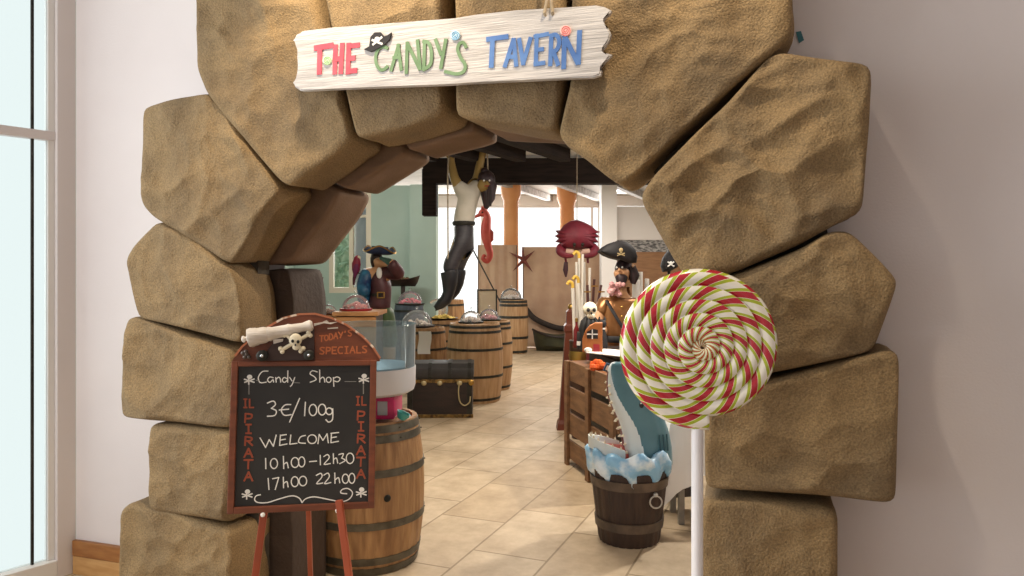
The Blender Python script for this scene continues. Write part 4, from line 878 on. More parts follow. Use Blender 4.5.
# ------------------------------------------------------------------ hanging sea animals
QY = 9.3; S3 = QY/F
CORAL = mat('coral_red', 'b04034', .6, 'c05444', 9, bump=.2)
sh = thing('seahorse', 'red hanging seahorse with curled tail beside the mannequin', 'seahorse', (fx(487, QY), QY, fz(238, QY)))
def qp(px, py, dy=0): return ((px-487)*S3, dy, -(py-238)*S3)
mb = MB(); mb.tube(spline([qp(484, 211), qp(487, 217), qp(486, 226), qp(486, 236), qp(488, 246), qp(490, 254), qp(487.5, 261), qp(483, 259), qp(484, 255.5), qp(486, 257)], 6), [S3*(.9+2.1*min(1, (54-i)/22)+2.2*math.exp(-((i-15)/9)**2)) for i in range(55)], 12); mb.build('body', CORAL, sh)
mb = MB(); mb.ball(qp(483, 213), (4.6*S3, 3*S3, 4*S3)); mb.tube([qp(481, 214), qp(476, 216.5), qp(471.5, 218.5)], [2.4*S3, 1.3*S3, 1.6*S3], 10); mb.build('head', CORAL, sh)
for i in range(4): mb = MB(); mb.lathe([(1.4*S3, 0), (.2*S3, 4*S3)], qp(482+i*1.6, 209.5-.5*(i == 1)), 8); mb.build('crest_spike', CORAL, sh)
mb = MB(); mb.plate([((p[0]), p[2]) for p in (qp(490, 228), qp(493.5, 232), qp(493.5, 240), qp(490.5, 243))][::-1], -.02, .02); mb.build('back_fin', CORAL, sh, smooth=False)
mb = MB(); mb.ball(qp(482.5, 212.5, -3*S3), .9*S3, 8); mb.build('eye', IRON, sh)
mb = MB(); mb.tube([qp(485, 209), (qp(485, 0)[0], 0, 3.25-fz(238, QY))], .004, 6); mb.build('hanging_cord', ROPE, sh)
KY = 7.05; S4 = KY/F
cr = thing('crab', 'big dark red crab hanging above the right hand counter', 'crab', (fx(577, KY), KY, fz(238, KY)))
def kp(px, py, dy=0): return ((px-577)*S4, dy, -(py-238)*S4)
CRAB = mat('crab_red', '641828', .6, '7c1e30', 6, bump=.3)
out = [(577, 219.5), (584, 222), (592, 226), (596, 230), (601, 232), (596, 233.5), (600, 237), (595.5, 238), (599, 242.5), (594, 243), (595, 248), (588, 249), (577, 251), (566, 249), (559, 247), (560, 243), (555, 242), (558.5, 238.5), (554.5, 236), (558, 234), (555, 230.5), (560, 230), (564, 225), (570, 221)]
mb = MB(); rings = []
for k, d in ((.02, .13), (.5, .115), (.8, .08), (.93, .045), (1, 0), (.93, -.04), (.7, -.06), (.02, -.08)): rings.append([((x-577)*k*S4, -d, -((y-237)*k+(237-238))*S4) for x, y in out])
mb.loft(rings); mb.build('shell', CRAB, cr, angle=35)
for s_ in (-1, 1):
    pts = [kp(577+s_*16, 245), kp(577+s_*17, 250.5, -.04), kp(577+s_*12, 254.5, -.07), kp(577+s_*4, 256, -.08)]; mb = MB(); mb.tube(spline(pts, 5), [.026+.02*math.sin(PI*min(1, i/13)) if i < 14 else .018 for i in range(16)], 12); cl = mb.build('claw', CRAB, cr)
    mb = MB(); mb.tube([kp(577+s_*11, 251.5, -.08), kp(577+s_*5, 252, -.10), kp(577+s_*2, 254.5, -.1)], [.028, .024, .006], 10); mb.build('pincer', mat('crab_cream', 'c8a090', .6), cl)
for s_, xx in ((-1, 566), (1, 588)):
    mb = MB(); mb.tube([kp(xx, 246, -.02), kp(xx-.5, 258, 0), kp(xx, 263, 0)], [.02, .012, .010], 10); lg = mb.build('leg', CRAB, cr)
    if s_ < 0: mb = MB(); mb.tube([kp(xx, 262), kp(xx-.5, 270), kp(xx, 277)], [.018, .026, .008], 10); mb.build('foot', mat('dark_crab', '3a1820', .6), lg)
for s_ in (-1, 1): mb = MB(); mb.tube([kp(577+s_*4, 247, -.10), kp(577+s_*4, 245.5, -.15)], .008, 8); mb.ball(kp(577+s_*4, 245, -.155), .016, 10); mb.build('eye', IRON, cr)
mb = MB(); mb.tube([kp(577, 221), (0, 0, 2.69-fz(238, KY))], .004, 6); mb.build('hanging_cord', ROPE, cr)

# ------------------------------------------------------------------ cloth screens, starfish, swags
VY = 14.3; CLOTH = mat('screen_cloth', 'c4a488', .85, 'b4937a', 3, (1, 1, 1), bump=.3, bscale=30)
for px0, px1, py, lab in ((479, 516, 245, 'tan cloth screen behind the seahorse, left of the starfish'), (524, 601, 247, 'wide tan cloth screen below the crab, right of the starfish')):
    o = thing('cloth_screen', lab, 'screen', (fx(px0, VY), VY, 0)); wd = fx(px1, VY)-fx(px0, VY); h = fz(py, VY)
    mb = MB(); n = 24; mb.loft([[(wd*i/n, -.03+.018*math.sin(i*1.1), 0.02), (wd*i/n, -.03+.012*math.sin(i*1.1), h), (wd*i/n, .0+.012*math.sin(i*1.1), h), (wd*i/n, .0+.018*math.sin(i*1.1), 0.02)] for i in range(n+1)]); mb.build('cloth', CLOTH, o)
    for x in (0, wd): mb = MB(); mb.box((x, .03, h/2), (.05, .05, h), bev=.004); mb.build('post', mat('screen_post', '8a7462', .6), o, smooth=False)
    mb = MB(); mb.box((wd/2, .03, h-.03), (wd, .04, .05), bev=.004); mb.build('rail', mat('screen_post', '8a7462', .6), o, smooth=False)
XY = VY-.10; st = [(522, 244.5), (524.7, 256.5), (535, 250.5), (526.3, 260.5), (533, 272.5), (523.6, 262.8), (512.5, 271.5), (521, 260.2), (508.5, 252), (521.8, 256.6)]
mb = MB(); cx_, cy_ = 523.5, 259.5
def stp(k, d): return [(fx(cx_+(x-cx_)*k, XY), XY-d, fz(cy_+(y-cy_)*k, XY)) for x, y in st]
mb.loft([stp(.02, .07), stp(.6, .05), stp(.95, .02), stp(1, 0), stp(.95, -.02), stp(.02, -.03)]); tag(mb.build('starfish', mat('starfish_brown', '6e3a34', .7, '8a4a40', 9), angle=30), 'brown red starfish fixed where the two cloth screens meet', 'starfish')
mb = MB(); mb.tube(spline([at(x, y, VY-.12) for x, y in ((526, 309), (534, 318), (548, 325), (562, 328.5), (580, 327))], 8), .055, 10); tag(mb.build('rope_swag', mat('dark_rope', '2e2622', .8, '3c322c', 30)), 'thick dark rope swag across the wide cloth screen', 'rope')
mb = MB(); mb.tube([at(470, 244, VY-.14), at(500.5, 302.5, 13.36)], .013, 8); tag(mb.build('pole', mat('dark_rope', '2e2622', .8)), 'thin dark pole slanting across the left cloth screen to the farthest barrel', 'pole')
hb = thing('boat_hull', 'dark green rowing boat hull lying at the foot of the wide cloth screen', 'boat', (fx(560, 13.6), 13.75, 0))
mb = MB(); rings = []
for i in range(13):
    t = -1+i/6; wd = .28*math.sqrt(max(.02, 1-t*t)); s_ = .12*t*t; rings.append([(.50*t*.85, 0, .0), (.50*t*.93, -wd*.8, .10+s_*.5), (.50*t, -wd, .28+s_), (.50*t, -wd+.03, .28+s_), (.50*t*.9, 0, .12), (.50*t, wd-.03, .28+s_), (.50*t, wd, .28+s_), (.50*t*.93, wd*.8, .10+s_*.5)])
mb.loft(rings); mb.build('hull', mat('hull_green', '4a4a34', .6, '38392a', 7), hb)
mb = MB(); mb.tube([Vector(r[2])+Vector((0, -.01, .0)) for r in rings], .022, 8); mb.build('gunwale', DARKCH, hb)

# ------------------------------------------------------------------ right hand side: post, pallet counter and goods
mb = MB(); A, B = Vector((fx(565.5, 7.0), 7.0, 0)), Vector((fx(571.5, 7.0), 7.0, fz(309, 7)))
np_ = thing('newel_post', 'red brown wooden post left of the pallet counter', 'post', A)
d = B-A; mb.loft([[(d.x*t+sx*w_, sy*w_, d.z*t) for sx, sy in ((-1, -1), (1, -1), (1, 1), (-1, 1))] for t, w_ in ((0, .085), (.05, .08), (.08, .066), (.80, .05), (.82, .062), (.86, .062), (.88, .046), (.98, .046), (1, .03))]); mb.build('shaft', mat('post_red_brown', '5a2a1c', .4, '6e3624', 6, (1, 1, .4)), np_, smooth=False)
mb = MB(); mb.ball((d.x, 0, d.z+.02), .035, 14); mb.build('finial', GOLD, np_)
for zz in (.62, .74): mb = MB(); mb.ball((d.x*zz, -.06, d.z*zz), (.016, .01, .016), 8); mb.build('stud', GOLD, np_)
CO = Vector((.427, 5.75, 0)); crz = math.atan2(-.97, .24); ct = thing('pallet_counter', 'shop counter of dark pallet planks behind the shark barrel', 'counter', CO, crz)
PAL = mat('pallet_wood', '6a4a30', .65, '8a6444', 4, (1.2, 6, 6), bump=.35, bscale=20); LEN = 1.02
for z0, z1 in ((.05, .19), (.24, .40), (.44, .60), (.65, .80)): mb = MB(); mb.box((LEN/2, .012, (z0+z1)/2), (LEN, .022, z1-z0), bev=.004); mb.build('plank', PAL, ct, smooth=False)
for x in (.035, LEN*.5, LEN-.04): mb = MB(); mb.box((x, -.012, .40), (.07, .024, .80), bev=.004); mb.build('stile', PAL, ct, smooth=False)
mb = MB(); mb.box((LEN/2, .40, .43), (LEN-.02, .44, .86)); mb.build('carcass', DARKCH, ct, smooth=False)
mb = MB(); mb.box((LEN/2, .10, .785), (LEN, .16, .02), bev=.003); mb.build('ledge', mat('ledge_wood', '8a5a34', .55), ct, smooth=False)
mb = MB(); mb.box((LEN/2, .40, .885), (LEN+.02, .46, .03), bev=.004); mb.build('worktop', mat('dark_worktop', '2a2422', .35), ct, smooth=False)
CM = Matrix.Translation(CO) @ Matrix.Rotation(crz, 4, 'Z')
TOPZ = .9005
def onc(px, Y): return Vector((fx(px, Y), Y, TOPZ))
def nm(o, l, c): return tag(o, l, c)
mb = MB()
q = [gnd2 for gnd2 in (at(586, 352, 5.35), at(622, 354, 5.10), at(620, 348, 5.50), at(600, 347, 5.60))]
mb.plate([(p.x, p.y) for p in q], TOPZ, TOPZ+.006, lambda a, d_, b: (a, b, d_)); nm(mb.build('paper_stack', PAPER, smooth=False), 'white sheets of paper lying on the dark worktop', 'paper')
c = onc(580, 5.6); o = thing('can', 'small black can on the worktop beside the orange toy house', 'can', c); mb = MB(); mb.lathe([(.022, 0), (.024, .004), (.024, .12), (.021, .126)], n=24); mb.build('body', BLACK, o); mb = MB(); mb.lathe([(.021, .1265), (.021, .131), (.005, .132)], n=20); mb.build('lid', GALV, o)
mb = MB(); mb.lathe([(.0243, .03), (.0246, .032), (.0246, .06), (.0243, .062)], n=24, caps=False); mb.build('label_band', WHITE, o)
# toy house
c = onc(592.5, 5.42); hs = thing('toy_house', 'orange wooden toy house with arched gable on the worktop', 'toy house', c, R(-8)); ORG = mat('orange_wood_toy', 'b06a34', .5, '985626', 6)
mb = MB(); P2 = [(-.072, 0), (.072, 0), (.072, .215), (.02, .215), (-.02, .195), (-.05, .16), (-.072, .10)]; mb.plate(P2, -.04, .04); bmesh.ops.bevel(mb.bm, geom=list(mb.bm.edges), offset=.003, segments=1, affect='EDGES'); mb.build('wall', ORG, hs, smooth=False)
mb = MB(); mb.plate([(-.04, .10), (.04, .10), (.04, .165), (.0, .172), (-.04, .15)], .04, .043); wn = mb.build('window', BLACK, hs, smooth=False)
mb = MB(); mb.box((0, -.0445, .133), (.008, .003, .07)); mb.box((0, -.0445, .133), (.08, .003, .008)); mb.build('window_bar', WHITE, wn, smooth=False)
mb = MB(); mb.box((.03, -.042, .03), (.045, .005, .06)); mb.build('door', RED, hs, smooth=False)
mb = MB(); mb.ball((-.03, -.055, .02), (.03, .014, .018), 10); mb.build('snow_heap', WHITE, hs)
# things on the lower ledge
def led(px, Y): return Vector((fx(px, Y), Y, .796))
c = led(598, 5.2); mb = MB()
for i in range(7): mb.ball(c+Vector(((-.035, .03, -.01, .035, -.03, .01, 0)[i], (-.02, -.02, .02, .02, .03, 0, -.01)[i], .022+.014*(i % 3))), .028, 8)
nm(mb.build('sweet_bag', mat('orange_bag', 'e0662a', .4, 'c84e1c', 12)), 'crumpled bright orange bag on the ledge of the pallet counter', 'bag')
c = led(608, 5.08); mb = MB(); mb.box(c+Vector((0, 0, .032)), (.05, .025, .06), Matrix.Rotation(R(25), 3, 'Y'), bev=.003); o = mb.build('packet', mat('blue_packet', '3a5a78', .4), smooth=False); nm(o, 'small blue and white packet beside the orange bag', 'packet')
mb = MB(); mb.box(c+Vector((0, -.0135, .032)), (.03, .002, .034), Matrix.Rotation(R(25), 3, 'Y')); mb.build('white_label', WHITE, o, smooth=False)
# captain figure with bronze coat
BY = 6.15; S5 = BY/F; cp = thing('captain_figure', 'pirate captain figure with big black skull hat and bronze coat', 'statue', (fx(617, BY), BY, 0))
def bp_(px, py, dy=0): return ((px-617)*S5, dy, EYE-(py-HZ)*S5)
nd, ed = [], []
chain(nd, ed, [(0, .02, .72), bp_(617, 345), bp_(617, 325), bp_(618, 305), bp_(620, 291), bp_(622, 282), bp_(622, 275), bp_(621, 268)], [.11, .115, .115, .10, .05, .04, .066, .07])
chain(nd, ed, [bp_(604, 303, -.03), bp_(596, 320, -.08), bp_(602, 334, -.16)], [.06, .05, .04], 3); chain(nd, ed, [bp_(633, 303, -.02), bp_(640, 322, -.06), bp_(636, 338, -.14)], [.06, .05, .04], 3)
for s_ in (-1, 1): chain(nd, ed, [(s_*.08, .02, .62), (s_*.09, .0, .36), (s_*.09, .02, .07), (s_*.1, -.08, .04)], [.085, .065, .05, .04], 0)
skin('body', nd, ed, SKIN, cp)
BRZ = mat('bronze_leather', '7a5030', .32, '9a6a40', 5, metal=.55, bump=.3)
nd, ed = [], []
chain(nd, ed, [bp_(617, 348), bp_(616, 330), bp_(616, 314), bp_(618, 302), bp_(620, 294), bp_(621, 286)], [.135, .160, .165, .145, .11, .065]); chain(nd, ed, [bp_(604, 303, -.03), bp_(597, 318, -.08)], [.075, .068], 3); chain(nd, ed, [bp_(633, 303, -.02), bp_(640, 320, -.06)], [.075, .068], 3); skin('coat', nd, ed, BRZ, cp)
nd, ed = [], []
chain(nd, ed, [(0, .02, .86), (0, .02, .70)], [.15, .13])
for s_ in (-1, 1): chain(nd, ed, [(s_*.085, .02, .55), (s_*.095, .0, .30), (s_*.095, .01, .08)], [.10, .08, .07], 1)
skin('trousers', nd, ed, BLACK, cp)
mb = MB()
for i in range(26): mb.ball(Vector(bp_(612+random.uniform(-5, 9), 289+random.uniform(-6, 7), -.13+random.uniform(-.02, .03))), random.uniform(.014, .024), 8)
fl_ = mb.build('frill', mat('pink_frill', 'c88a8c', .7, 'e0b4b0', 20), cp)
mb = MB(); mb.tube([bp_(621, 277.5, -.03), bp_(620.5, 281, -.05), bp_(620, 287, -.06)], [.052, .044, .012], 12); mb.ball(bp_(625, 270, .055), (.080, .07, .10)); mb.tube([bp_(632, 266, .0), bp_(634, 276, .0), bp_(633, 284, 0)], [.03, .05, .02], 10); mb.build('beard_and_hair', HAIR, cp)
mb = MB(); mb.tube([bp_(618, 268.5, -.07), bp_(617.6, 271, -.098), bp_(618.4, 273, -.085)], [.008, .013, .010], 8); mb.build('nose', SKIN, cp)
for px in (615.5, 621): mb = MB(); mb.ball(bp_(px, 267.5, -.072), .009, 8); mb.build('eye', WHITE, cp)
mb = MB(); mb.ball(bp_(632.5, 268, -.02), (.018, .012, .03), 10); mb.build('ear', mat('pale_ear', 'd8a87c', .5), cp)
rings = []; mb = MB()
def hatring(k, dy, kz=1.): return [bp_(616+(x-616)*k, 254+(y-254)*k*kz, dy) for x, y in hatol]
hatol = [(598.5, 251.5), (603, 247), (609, 243.5), (616, 241), (623, 242), (629, 245.5), (633, 250), (635, 257), (634, 263), (628, 263.5), (622, 261), (616, 259.5), (610, 258), (604, 255.5)]
mb.loft([hatring(.02, -.17), hatring(.6, -.165), hatring(.93, -.14), hatring(1, -.125), hatring(.99, -.10), hatring(.85, .0), hatring(.85, .08), hatring(.99, .12), hatring(.9, .135), hatring(.02, .14)]); ht = mb.build('hat', BLACK, cp, angle=50)
mb = MB(); q = Vector(bp_(618, 250.5, -.172)); mb.ball(q, (.017, .008, .018), 10); mb.ball(q+Vector((0, 0, -.018)), (.010, .007, .009), 8)
for s_ in (-1, 1): mb.tube([q+Vector((-.03*s_, .002, -.026)), q+Vector((.03*s_, .002, -.046))], .005, 6)
mb.build('skull_badge', mat('old_gold', 'b09a70', .5), ht)
mb = MB(); mb.tube(spline([bp_(605, 300, -.10), bp_(610, 310, -.165), bp_(617, 322, -.188), bp_(626, 334, -.165), bp_(632, 340, -.10)], 5), .018, 8, flat=.5); mb.build('bandolier', BLACK, cp)
for k_ in range(4): mb = MB(); mb.ball(bp_(619-.4*k_, 306+9*k_, -.178 if k_ else -.165), .011, 8); mb.build('button', GOLD, cp)
mb = MB(); mb.lathe([(.172, 0), (.18, .01), (.18, .045), (.172, .055)], bp_(617, 341), 28, caps=False); mb.build('belt', BLACK, cp)
# felt hat on a stand
o = thing('hat_stand', 'small black hat with a white cross emblem on a stand, above the lollipop', 'hat', (fx(669, 7.05), 7.05, 0))
def fp(px, py, dy=0): return ((px-669)*7.05/F, dy, fz(py, 7.05))
fo = [(669, 249), (673, 253), (677, 259), (677, 267), (670, 271), (663, 272), (661, 266), (663, 258)]
mb = MB(); mb.loft([[fp(668.5+(x-668.5)*k, 262+(y-262)*k, d) for x, y in fo] for k, d in ((.05, -.10), (.7, -.09), (1, -.04), (1, .04), (.7, .08), (.05, .09))]); hh = mb.build('hat', BLACK, o, angle=50)
mb = MB(); q = Vector(fp(668.5, 264, -.105)); mb.ball(q+Vector((0, 0, .01)), (.014, .008, .016), 8)
for s_ in (-1, 1): mb.tube([q+Vector((-.03*s_, 0, .02)), q+Vector((.03*s_, 0, -.025))], .007, 6)
mb.build('emblem', CHALK, hh)
mb = MB(); mb.lathe([(.14, 0), (.14, .02), (.015, .04), (.015, fz(268, 7.05))], n=20); mb.build('stand', IRON, o)
# white and gold canes in a stand
cs = thing('cane_stand', 'dark tub standing behind the red brown post, holding white canes', 'tub', (fx(582, 6.6), 6.62, 0))
mb = MB(); mb.lathe([(.09, 0), (.11, .3), (.11, .86), (.118, .87), (.10, .86), (.10, .6)], n=28); mb.build('tub', mat('tub_brown', '3c2418', .5), cs)
mb = MB(); mb.lathe([(.112, .7), (.115, .72), (.115, .76), (.112, .78)], n=28, caps=False); mb.build('band', GOLD, cs)
CANE = mat('cane_white', 'e2dcd2', .4); YH = mat('cane_gold', 'd8b048', .4)
for i, (px, py, dx) in enumerate(((573, 288, -.02), (577, 262, 0), (580, 258, .0), (583, 254, .01), (579, 283, .0), (585, 262, .02), (590, 268, .05))):
    x = fx(px, 6.5); zt = fz(py, 6.5); b = Vector((fx(582, 6.6)+(i-3)*.018, 6.62+.03*(i % 3-1), .62)); t_ = Vector((x, 6.55+.03*(i % 3-1), zt))
    o = thing('candy_cane', ['leftmost white cane with a golden hook, leaning out of the tub', 'tall straight white cane, second from the left in the tub', 'tall white cane in the middle of the tub', 'tallest white cane in the tub', 'short white cane with a golden hook at the tub front', 'white cane right of the tallest cane', 'rightmost thin white cane leaning towards the captain figure'][i], 'cane', b, 0, 'white canes in the tub')
    v = t_-b; mb = MB(); mb.tube([(0, 0, 0), v], .016 if i in (0, 4) else .011, 10); mb.build('shaft', CANE, o)
    if i in (0, 4, 2):
        mb = MB(); mb.tube(spline([v, v+Vector((-.005, 0, .04)), v+Vector((-.03, 0, .055)), v+Vector((-.05, 0, .03))], 5), .015, 10); mb.build('hook', YH, o)
c = onc(602, 5.62); o = thing('black_figurine', 'small black figure with white collar on the worktop, right of the skull ornament', 'figurine', c)
mb = MB(); mb.lathe([(.04, 0), (.045, .03), (.036, .10), (.022, .15), (.02, .16)], n=20); mb.ball((0, -.005, .19), (.034, .034, .036)); mb.build('body', BLACK, o)
mb = MB(); mb.lathe([(.024, .148), (.028, .156), (.023, .164)], n=20, caps=False); mb.build('collar', WHITE, o)
for s_ in (-1, 1): mb = MB(); mb.lathe([(.014, 0), (.003, .03)], (.02*s_, 0, .215), 8); mb.build('ear', BLACK, o)
c = onc(576.5, 5.72); o = thing('red_bottle', 'slim dark red bottle at the far left edge of the worktop', 'bottle', c)
mb = MB(); mb.lathe([(.022, 0), (.025, .005), (.025, .13), (.010, .17), (.010, .21)], n=20); mb.build('bottle', mat('red_bottle_glass', '6a1c1e', .25), o); mb = MB(); mb.lathe([(.0115, .20), (.0115, .225), (.008, .228)], n=16); mb.build('cap', GOLD, o)
# rolls, skull
c = Vector((fx(590, 5.6), 5.6, 0)); o = thing('skull_ornament', 'white skull ornament draped in black behind the orange toy house', 'skull', c)
zz = fz(309, 5.6); mb = MB(); mb.ball((0, 0, zz), (.055, .06, .055)); mb.ball((.005, -.03, zz-.05), (.032, .03, .028)); sk_ = mb.build('skull', BONE, o)
for s_ in (-1, 1): mb = MB(); mb.ball((.022*s_+.004, -.055, zz-.005), (.014, .012, .016), 10); mb.build('eye_socket', BLACK, sk_)
mb = MB(); mb.ball((.004, -.062, zz-.03), (.007, .008, .01), 8); mb.build('nose_hole', BLACK, sk_)
mb = MB(); prof = [(.085, .902), (.075, .96), (.085, zz-.15), (.07, zz-.09), (.035, zz-.055)]; mb.lathe(prof, n=36, groove=3, gd=.014); mb.build('black_drape', mat('drape_black', '1c1a1a', .7, '4a463f', 12, lo=.55, hi=.7), o)
c = Vector((fx(592, 6.45), 6.45, 0)); o = thing('sword_rack', 'dark red slim toy sword rack behind the skull ornament', 'toy rack', c)
mb = MB(); mb.box((0, 0, .55), (.10, .08, 1.1), bev=.006); mb.build('box', mat('rack_red', '6a2428', .5), o, smooth=False)
for i in range(3): mb = MB(); p = Vector((-.03+.03*i, 0, 1.1)); q = p+Vector((.03*i-.01, 0, .27+.05*(i == 1))); mb.beam(p, q, .010, .022); s1 = mb.build('toy_sword', mat('sword_dark', '4a2a28', .4), o, smooth=False); mb = MB(); mb.beam(q-Vector((.03, 0, .06)), q-Vector((-.03, 0, .06)), .012, .012); mb.build('guard', GOLD, s1, smooth=False)
for i, (px, py) in enumerate(((637, 280), (641.5, 272), (648, 279))):
    c = Vector((fx(px, 6.45), 6.5, 0)); mb = MB(); zt = fz(py, 6.5); r_ = .035 if i == 0 else .02
    mb.lathe([(r_, .916), (r_, zt), (r_*.8, zt+.002), (r_*.75, zt-.03)], c, 20)
    tag(mb.build('paper_roll', PAPER), ('thick white paper roll right of the captain figure', 'slender tallest white paper roll behind the lollipop edge', 'slender white paper roll nearest the lollipop edge')[i], 'roll', 'white paper rolls')
o = thing('side_cabinet', 'dark cabinet behind the lollipop carrying the white paper rolls', 'cabinet', (fx(648, 6.5), 6.5, 0)); mb = MB(); mb.box((0.0, .05, .455), (.28, .36, .91), bev=.006); mb.build('body', DARKCH, o, smooth=False); mb = MB(); mb.box((0, .05, .9125), (.32, .40, .005)); mb.build('top', DARKWOOD, o, smooth=False)

# ------------------------------------------------------------------ shark in its barrel
SY = 4.14; S6 = SY/F; SX = fx(629, SY)
sk_o = thing('shark_barrel', 'blue shark head bursting from waves in a dark wooden half barrel', 'shark display', (SX, SY, 0))
def sp_(px, py, dy=0): return ((px-629)*S6, dy, EYE-(py-HZ)*S6)
zr = EYE-(466-HZ)*S6
mb = MB(); mb.lathe([(.165, 0), (.172, .02), (.205, zr*.75), (.212, zr), (.198, zr), (.19, zr-.02)], n=96, groove=4, gd=.005); bb = mb.build('tub', mat('dark_tub_wood', '3e2a1e', .6, '2c1d16', 6, (6, 6, .8), bump=.3), sk_o, angle=50)
for z0, z1 in ((.085, .135), (.315, .365)):
    r0, r1 = .17+.037*z0/.33, .17+.037*z1/.33; mb = MB(); mb.lathe([(r0+.001, z0), (r0+.008, z0), (r1+.008, z1), (r1+.001, z1)], n=64, caps=False); mb.build('hoop', mat('worn_hoop', '6a5a4c', .5, '4a4038', 10, metal=.4), sk_o, angle=50)
mb = MB(); q = sp_(649, 491, -.19); mb.tube([(q[0]+.032*math.cos(a*.35), q[1]-.010, q[2]+.032*math.sin(a*.35)) for a in range(18)], .0045, 8, closed=True); mb.ball((q[0], q[1]+.0, q[2]+.036), .014, 10); mb.build('ring_handle', mat('pale_metal', 'b8b4ac', .35, metal=.8), sk_o)
# waves
mb = MB(); rings = []
for k in range(72):
    a = 2*PI*k/72; ring = []
    for j in range(14):
        b = 2*PI*j/14; rr = .195+.035*math.cos(b)+.012*math.sin(a*9+b*2); z = zr+.04+.058*math.sin(b)+.016*math.sin(a*9+1.3*b)-(.02 if -2.2 < b-PI*1.5 < .6 else 0)*(1+math.sin(a*11))
        n_ = .022*noise.noise(Vector((math.cos(a)*3, math.sin(a)*3, b)))
        ring.append(((rr+n_)*math.cos(a), (rr+n_)*math.sin(a), z+n_))
    rings.append([mb._v(p) for p in ring])
for k in range(72):
    A, B = rings[k], rings[(k+1) % 72]
    for j in range(14): mb._f([A[j], A[(j+1) % 14], B[(j+1) % 14], B[j]])
WAVE = mat('wave_paint', '86b8da', .35, 'dfeaf0', 9, lo=.45, hi=.6)
mb.build('wave_ring', WAVE, sk_o, angle=180)
mb = MB(); mb.lathe([(.19, zr+.03), (.12, zr+.045), (.02, zr+.05)], n=40, groove=3, gd=.01); mb.build('water', mat('water_blue', '6aa8c8', .3, 'cfe4ec', 12), sk_o)
# upper head
SHK = mat('shark_teal', '47707c', .28, '567f8a', 5); SHW = mat('shark_white', 'd4dcdc', .35); MOUTH = mat('mouth_red', '6a1c1e', .45)
def spline4(P, k):
    out = []
    for i in range(len(P)-1):
        p0, p1, p2, p3 = P[max(i-1, 0)], P[i], P[i+1], P[min(i+2, len(P)-1)]
        for j in range(k):
            t = j/k; out.append(tuple(.5*(2*b+(c-a)*t+(2*a-5*b+4*c-d)*t*t+(3*b-a-3*c+d)*t**3) for a, b, c, d in zip(p0, p1, p2, p3)))
    return out+[P[-1]]
mb = MB(); secs = [(462, 625, 672, 23), (445, 622.5, 671, 22.5), (430, 620, 668, 22), (418, 616.5, 664, 20.5), (406, 611, 659, 18.5), (395, 607.5, 653, 16), (384, 606.5, 646, 13.5), (375, 607, 639, 11), (368, 608.5, 632, 8), (363.5, 611, 625, 5), (361.8, 614, 619.5, 2)]
n = 176; V = []
secs = [tuple(v) for v in [tuple(p) for p in spline4(secs, 8)]]
for y, x0, x1, dp in secs:
    ring = []
    for k in range(n):
        a = 2*PI*k/n; c_ = math.cos(a); s_ = math.sin(a); cx_ = (x0+x1)/2; rx = (x1-x0)/2
        xx = cx_+rx*(c_ if c_ > 0 else -abs(c_)**.55); ring.append(mb._v(sp_(xx, y, dp*S6*math.copysign(abs(s_)**.9, s_))))
    V.append(ring)
for i in range(len(V)-1):
    for k in range(n):
        a = 2*PI*(k+.5)/n; c_ = math.cos(a); tt = (462-(secs[i][0]+secs[i+1][0])/2)/100; w_ = 1 if c_ < -.10-.75*tt**2.2 else 0
        if c_ < -.94 and secs[i][0] > 372: w_ = 2
        mb.mi = w_; mb._f([V[i][k], V[i][(k+1) % n], V[i+1][(k+1) % n], V[i+1][k]])
mb.mi = 0; mb._f(V[-1]); mb._f(V[0][::-1]); hd_ = mb.build('head', [SHK, SHW, MOUTH], sk_o, angle=60)
for s_ in (-1, 1):
    mb = MB(); mb.ball(sp_(638.5, 402, s_*17.6*S6), (.013, .010, .016), 12); ey = mb.build('eye', BLACK, sk_o); mb = MB(); mb.ball(sp_(637.5, 400, s_*19.5*S6), .004, 6); mb.build('glint', WHITE, ey)
    mb = MB(); mb.ball(sp_(618, 380, s_*8.5*S6), (.006, .006, .010), 8); mb.build('nostril', BLACK, sk_o)
    for i in range(3): mb = MB(); mb.tube([sp_(655+i*4, 430, s_*(22-2*i)*S6), sp_(656+i*4, 446, s_*(23-2*i)*S6)], .004, 6); mb.build('gill_slit', mat('gill_dark', '24505c', .5), sk_o)
    for i in range(9):                                                     # teeth along the edge of the upper jaw
        t = i/8; y = 384+t*64; x0 = (606.5, 607, 608.2, 610.5, 613.5, 616.5, 619, 621, 622.3)[i]; dp = (13.5+t*8.5)*S6*.86; q = Vector(sp_(x0+1.2, y, s_*dp)); mb = MB(); mb.lathe([(.009, -.006), (.006, .004), (.001, .011)], n=10, M=Matrix.Rotation(-PI/2-.25, 4, 'Y')); bmesh.ops.translate(mb.bm, verts=mb.bm.verts, vec=q); mb.build('tooth', BONE, sk_o)
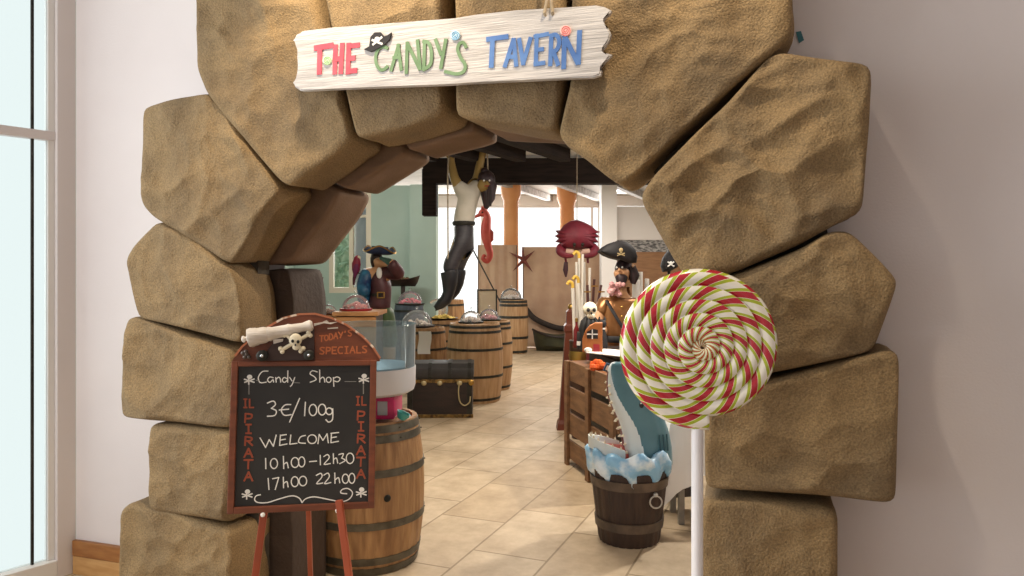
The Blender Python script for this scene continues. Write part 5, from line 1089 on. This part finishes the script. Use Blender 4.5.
# lower jaw
def jaw(k, zo): return [Vector(sp_(622, 446))+Vector((-32*S6*k*math.sin(PI*i/24), -.118*k*math.cos(PI*i/24), zo-.012+.060*math.sin(PI*i/24)*k)) for i in range(25)]
mb = MB(); A_, B_, C_, D_ = jaw(1.05, -.05), jaw(1.06, .012), jaw(.92, .014), jaw(.8, -.035)
mb.loft([[A_[i], B_[i], C_[i], D_[i]] for i in range(25)]); mb.build('lower_jaw', SHW, sk_o)
mb = MB(); E_ = jaw(.85, -.02); mb.loft([[p, p+Vector((0, 0, -.012))] + [Vector((Vector(sp_(626, 446)).x, p.y, p.z-.035)), Vector((Vector(sp_(626, 446)).x, p.y, p.z-.02))] for p in E_]); mb.build('mouth_floor', mat('tongue_red', '9a4038', .5), sk_o)
for i in range(1, 24, 2):
    q = jaw(.99, .010)[i]; mb = MB(); mb.lathe([(.008, 0), (.005, .010), (.001, .019)], (q.x, q.y, q.z), 10); mb.build('tooth', BONE, sk_o)

# ------------------------------------------------------------------ table with a white cloth
TX0, TX1, TY0, TY1, TZ = fx(669, 4.33), 1.65, 4.30, 4.66, .60
tb = thing('side_table', 'low table under a white cloth behind the lollipop stick', 'table', ((TX0+TX1)/2, (TY0+TY1)/2, 0)); a, b = (TX1-TX0)/2, (TY1-TY0)/2
mb = MB(); mb.box((0, 0, TZ-.015), (2*a-.02, 2*b-.02, .03), bev=.004); mb.build('tabletop', mat('pale_board', 'c0a880', .5), tb, smooth=False)
for sx in (-1, 1):
    for sy in (-1, 1): mb = MB(); mb.box((sx*(a-.08), sy*(b-.07), TZ/2-.015), (.035, .035, TZ-.03), bev=.003); mb.build('leg', mat('grey_leg', '8a8680', .4, metal=.5), tb, smooth=False)
mb = MB(); n = 120; top_, bot, bot2 = [], [], []; per = [(-a, -b), (a, -b), (a, b), (-a, b)]
for k in range(n):
    t = k/n*4; i = int(t); f_ = t-i; p = Vector(per[i]).lerp(Vector(per[(i+1) % 4]), f_); cr_ = max(0, 1-4*min(f_, 1-f_)) ; o_ = p.normalized()
    dz = .30+.17*cr_+.012*math.sin(k*1.3); sp2 = .02+.05*cr_+.012*math.sin(k*.9)
    top_.append((p.x, p.y, TZ+.004)); bot.append((p.x+o_.x*sp2, p.y+o_.y*sp2, TZ-dz)); bot2.append((p.x+o_.x*(sp2-.004), p.y+o_.y*(sp2-.004), TZ-dz))
mid = [tuple((Vector(x)*.5+Vector(y)*.5)) for x, y in zip(top_, bot)]
mb.loft([[(x*.99, y*.99, TZ+.008) for x, y, z in top_], top_, mid, bot, bot2, [(x*.995, y*.995, TZ+.001) for x, y, z in top_]], caps=False); V = [v for v in mb.bm.verts][:n]; mb._f(V)
tag(mb.build('tablecloth', mat('white_cloth', 'f0eeec', .8), loc=((TX0+TX1)/2, (TY0+TY1)/2, 0), angle=50), 'white cloth draped over the low table behind the lollipop stick', 'tablecloth')

# ------------------------------------------------------------------ trees outside the shop window
LEAF = mat('leaf_green', '98b494', .6, 'bccfba', 3)
for j, (x, y, z, r_, lab) in enumerate(((-3.7, 14.2, 1.7, .85, 'pale green bush seen through the lower part of the shop window'), (-4.6, 17.5, 2.6, 1.5, 'taller leafy tree seen through the upper part of the shop window'))):
    o = thing('tree', lab, 'tree', (x, y, 0)); mb = MB()
    for i in range(1500):
        v = Vector((random.gauss(0, 1), random.gauss(0, 1), random.gauss(0, 1))); v = v.normalized()*r_*random.uniform(.55, 1)*(1+.25*noise.noise(v*2)); v.z *= 1.2; c = Vector((0, 0, z))+v
        a_ = Vector((random.gauss(0, 1), random.gauss(0, 1), random.gauss(0, 1))).normalized(); b_ = a_.orthogonal().normalized(); s_ = r_*.07
        mb._f([mb._v(c-a_*s_*1.6), mb._v(c+b_*s_*.7), mb._v(c+a_*s_*1.6), mb._v(c-b_*s_*.7)])
    mb.build('foliage', LEAF, o, smooth=False, fix=False)
    mb = MB(); mb.tube([(0, 0, -.1), (.03, 0, z*.5), (0, .02, z)], [.08, .06, .03], 10); mb.build('trunk', mat('bark', '5a4a38', .8), o)
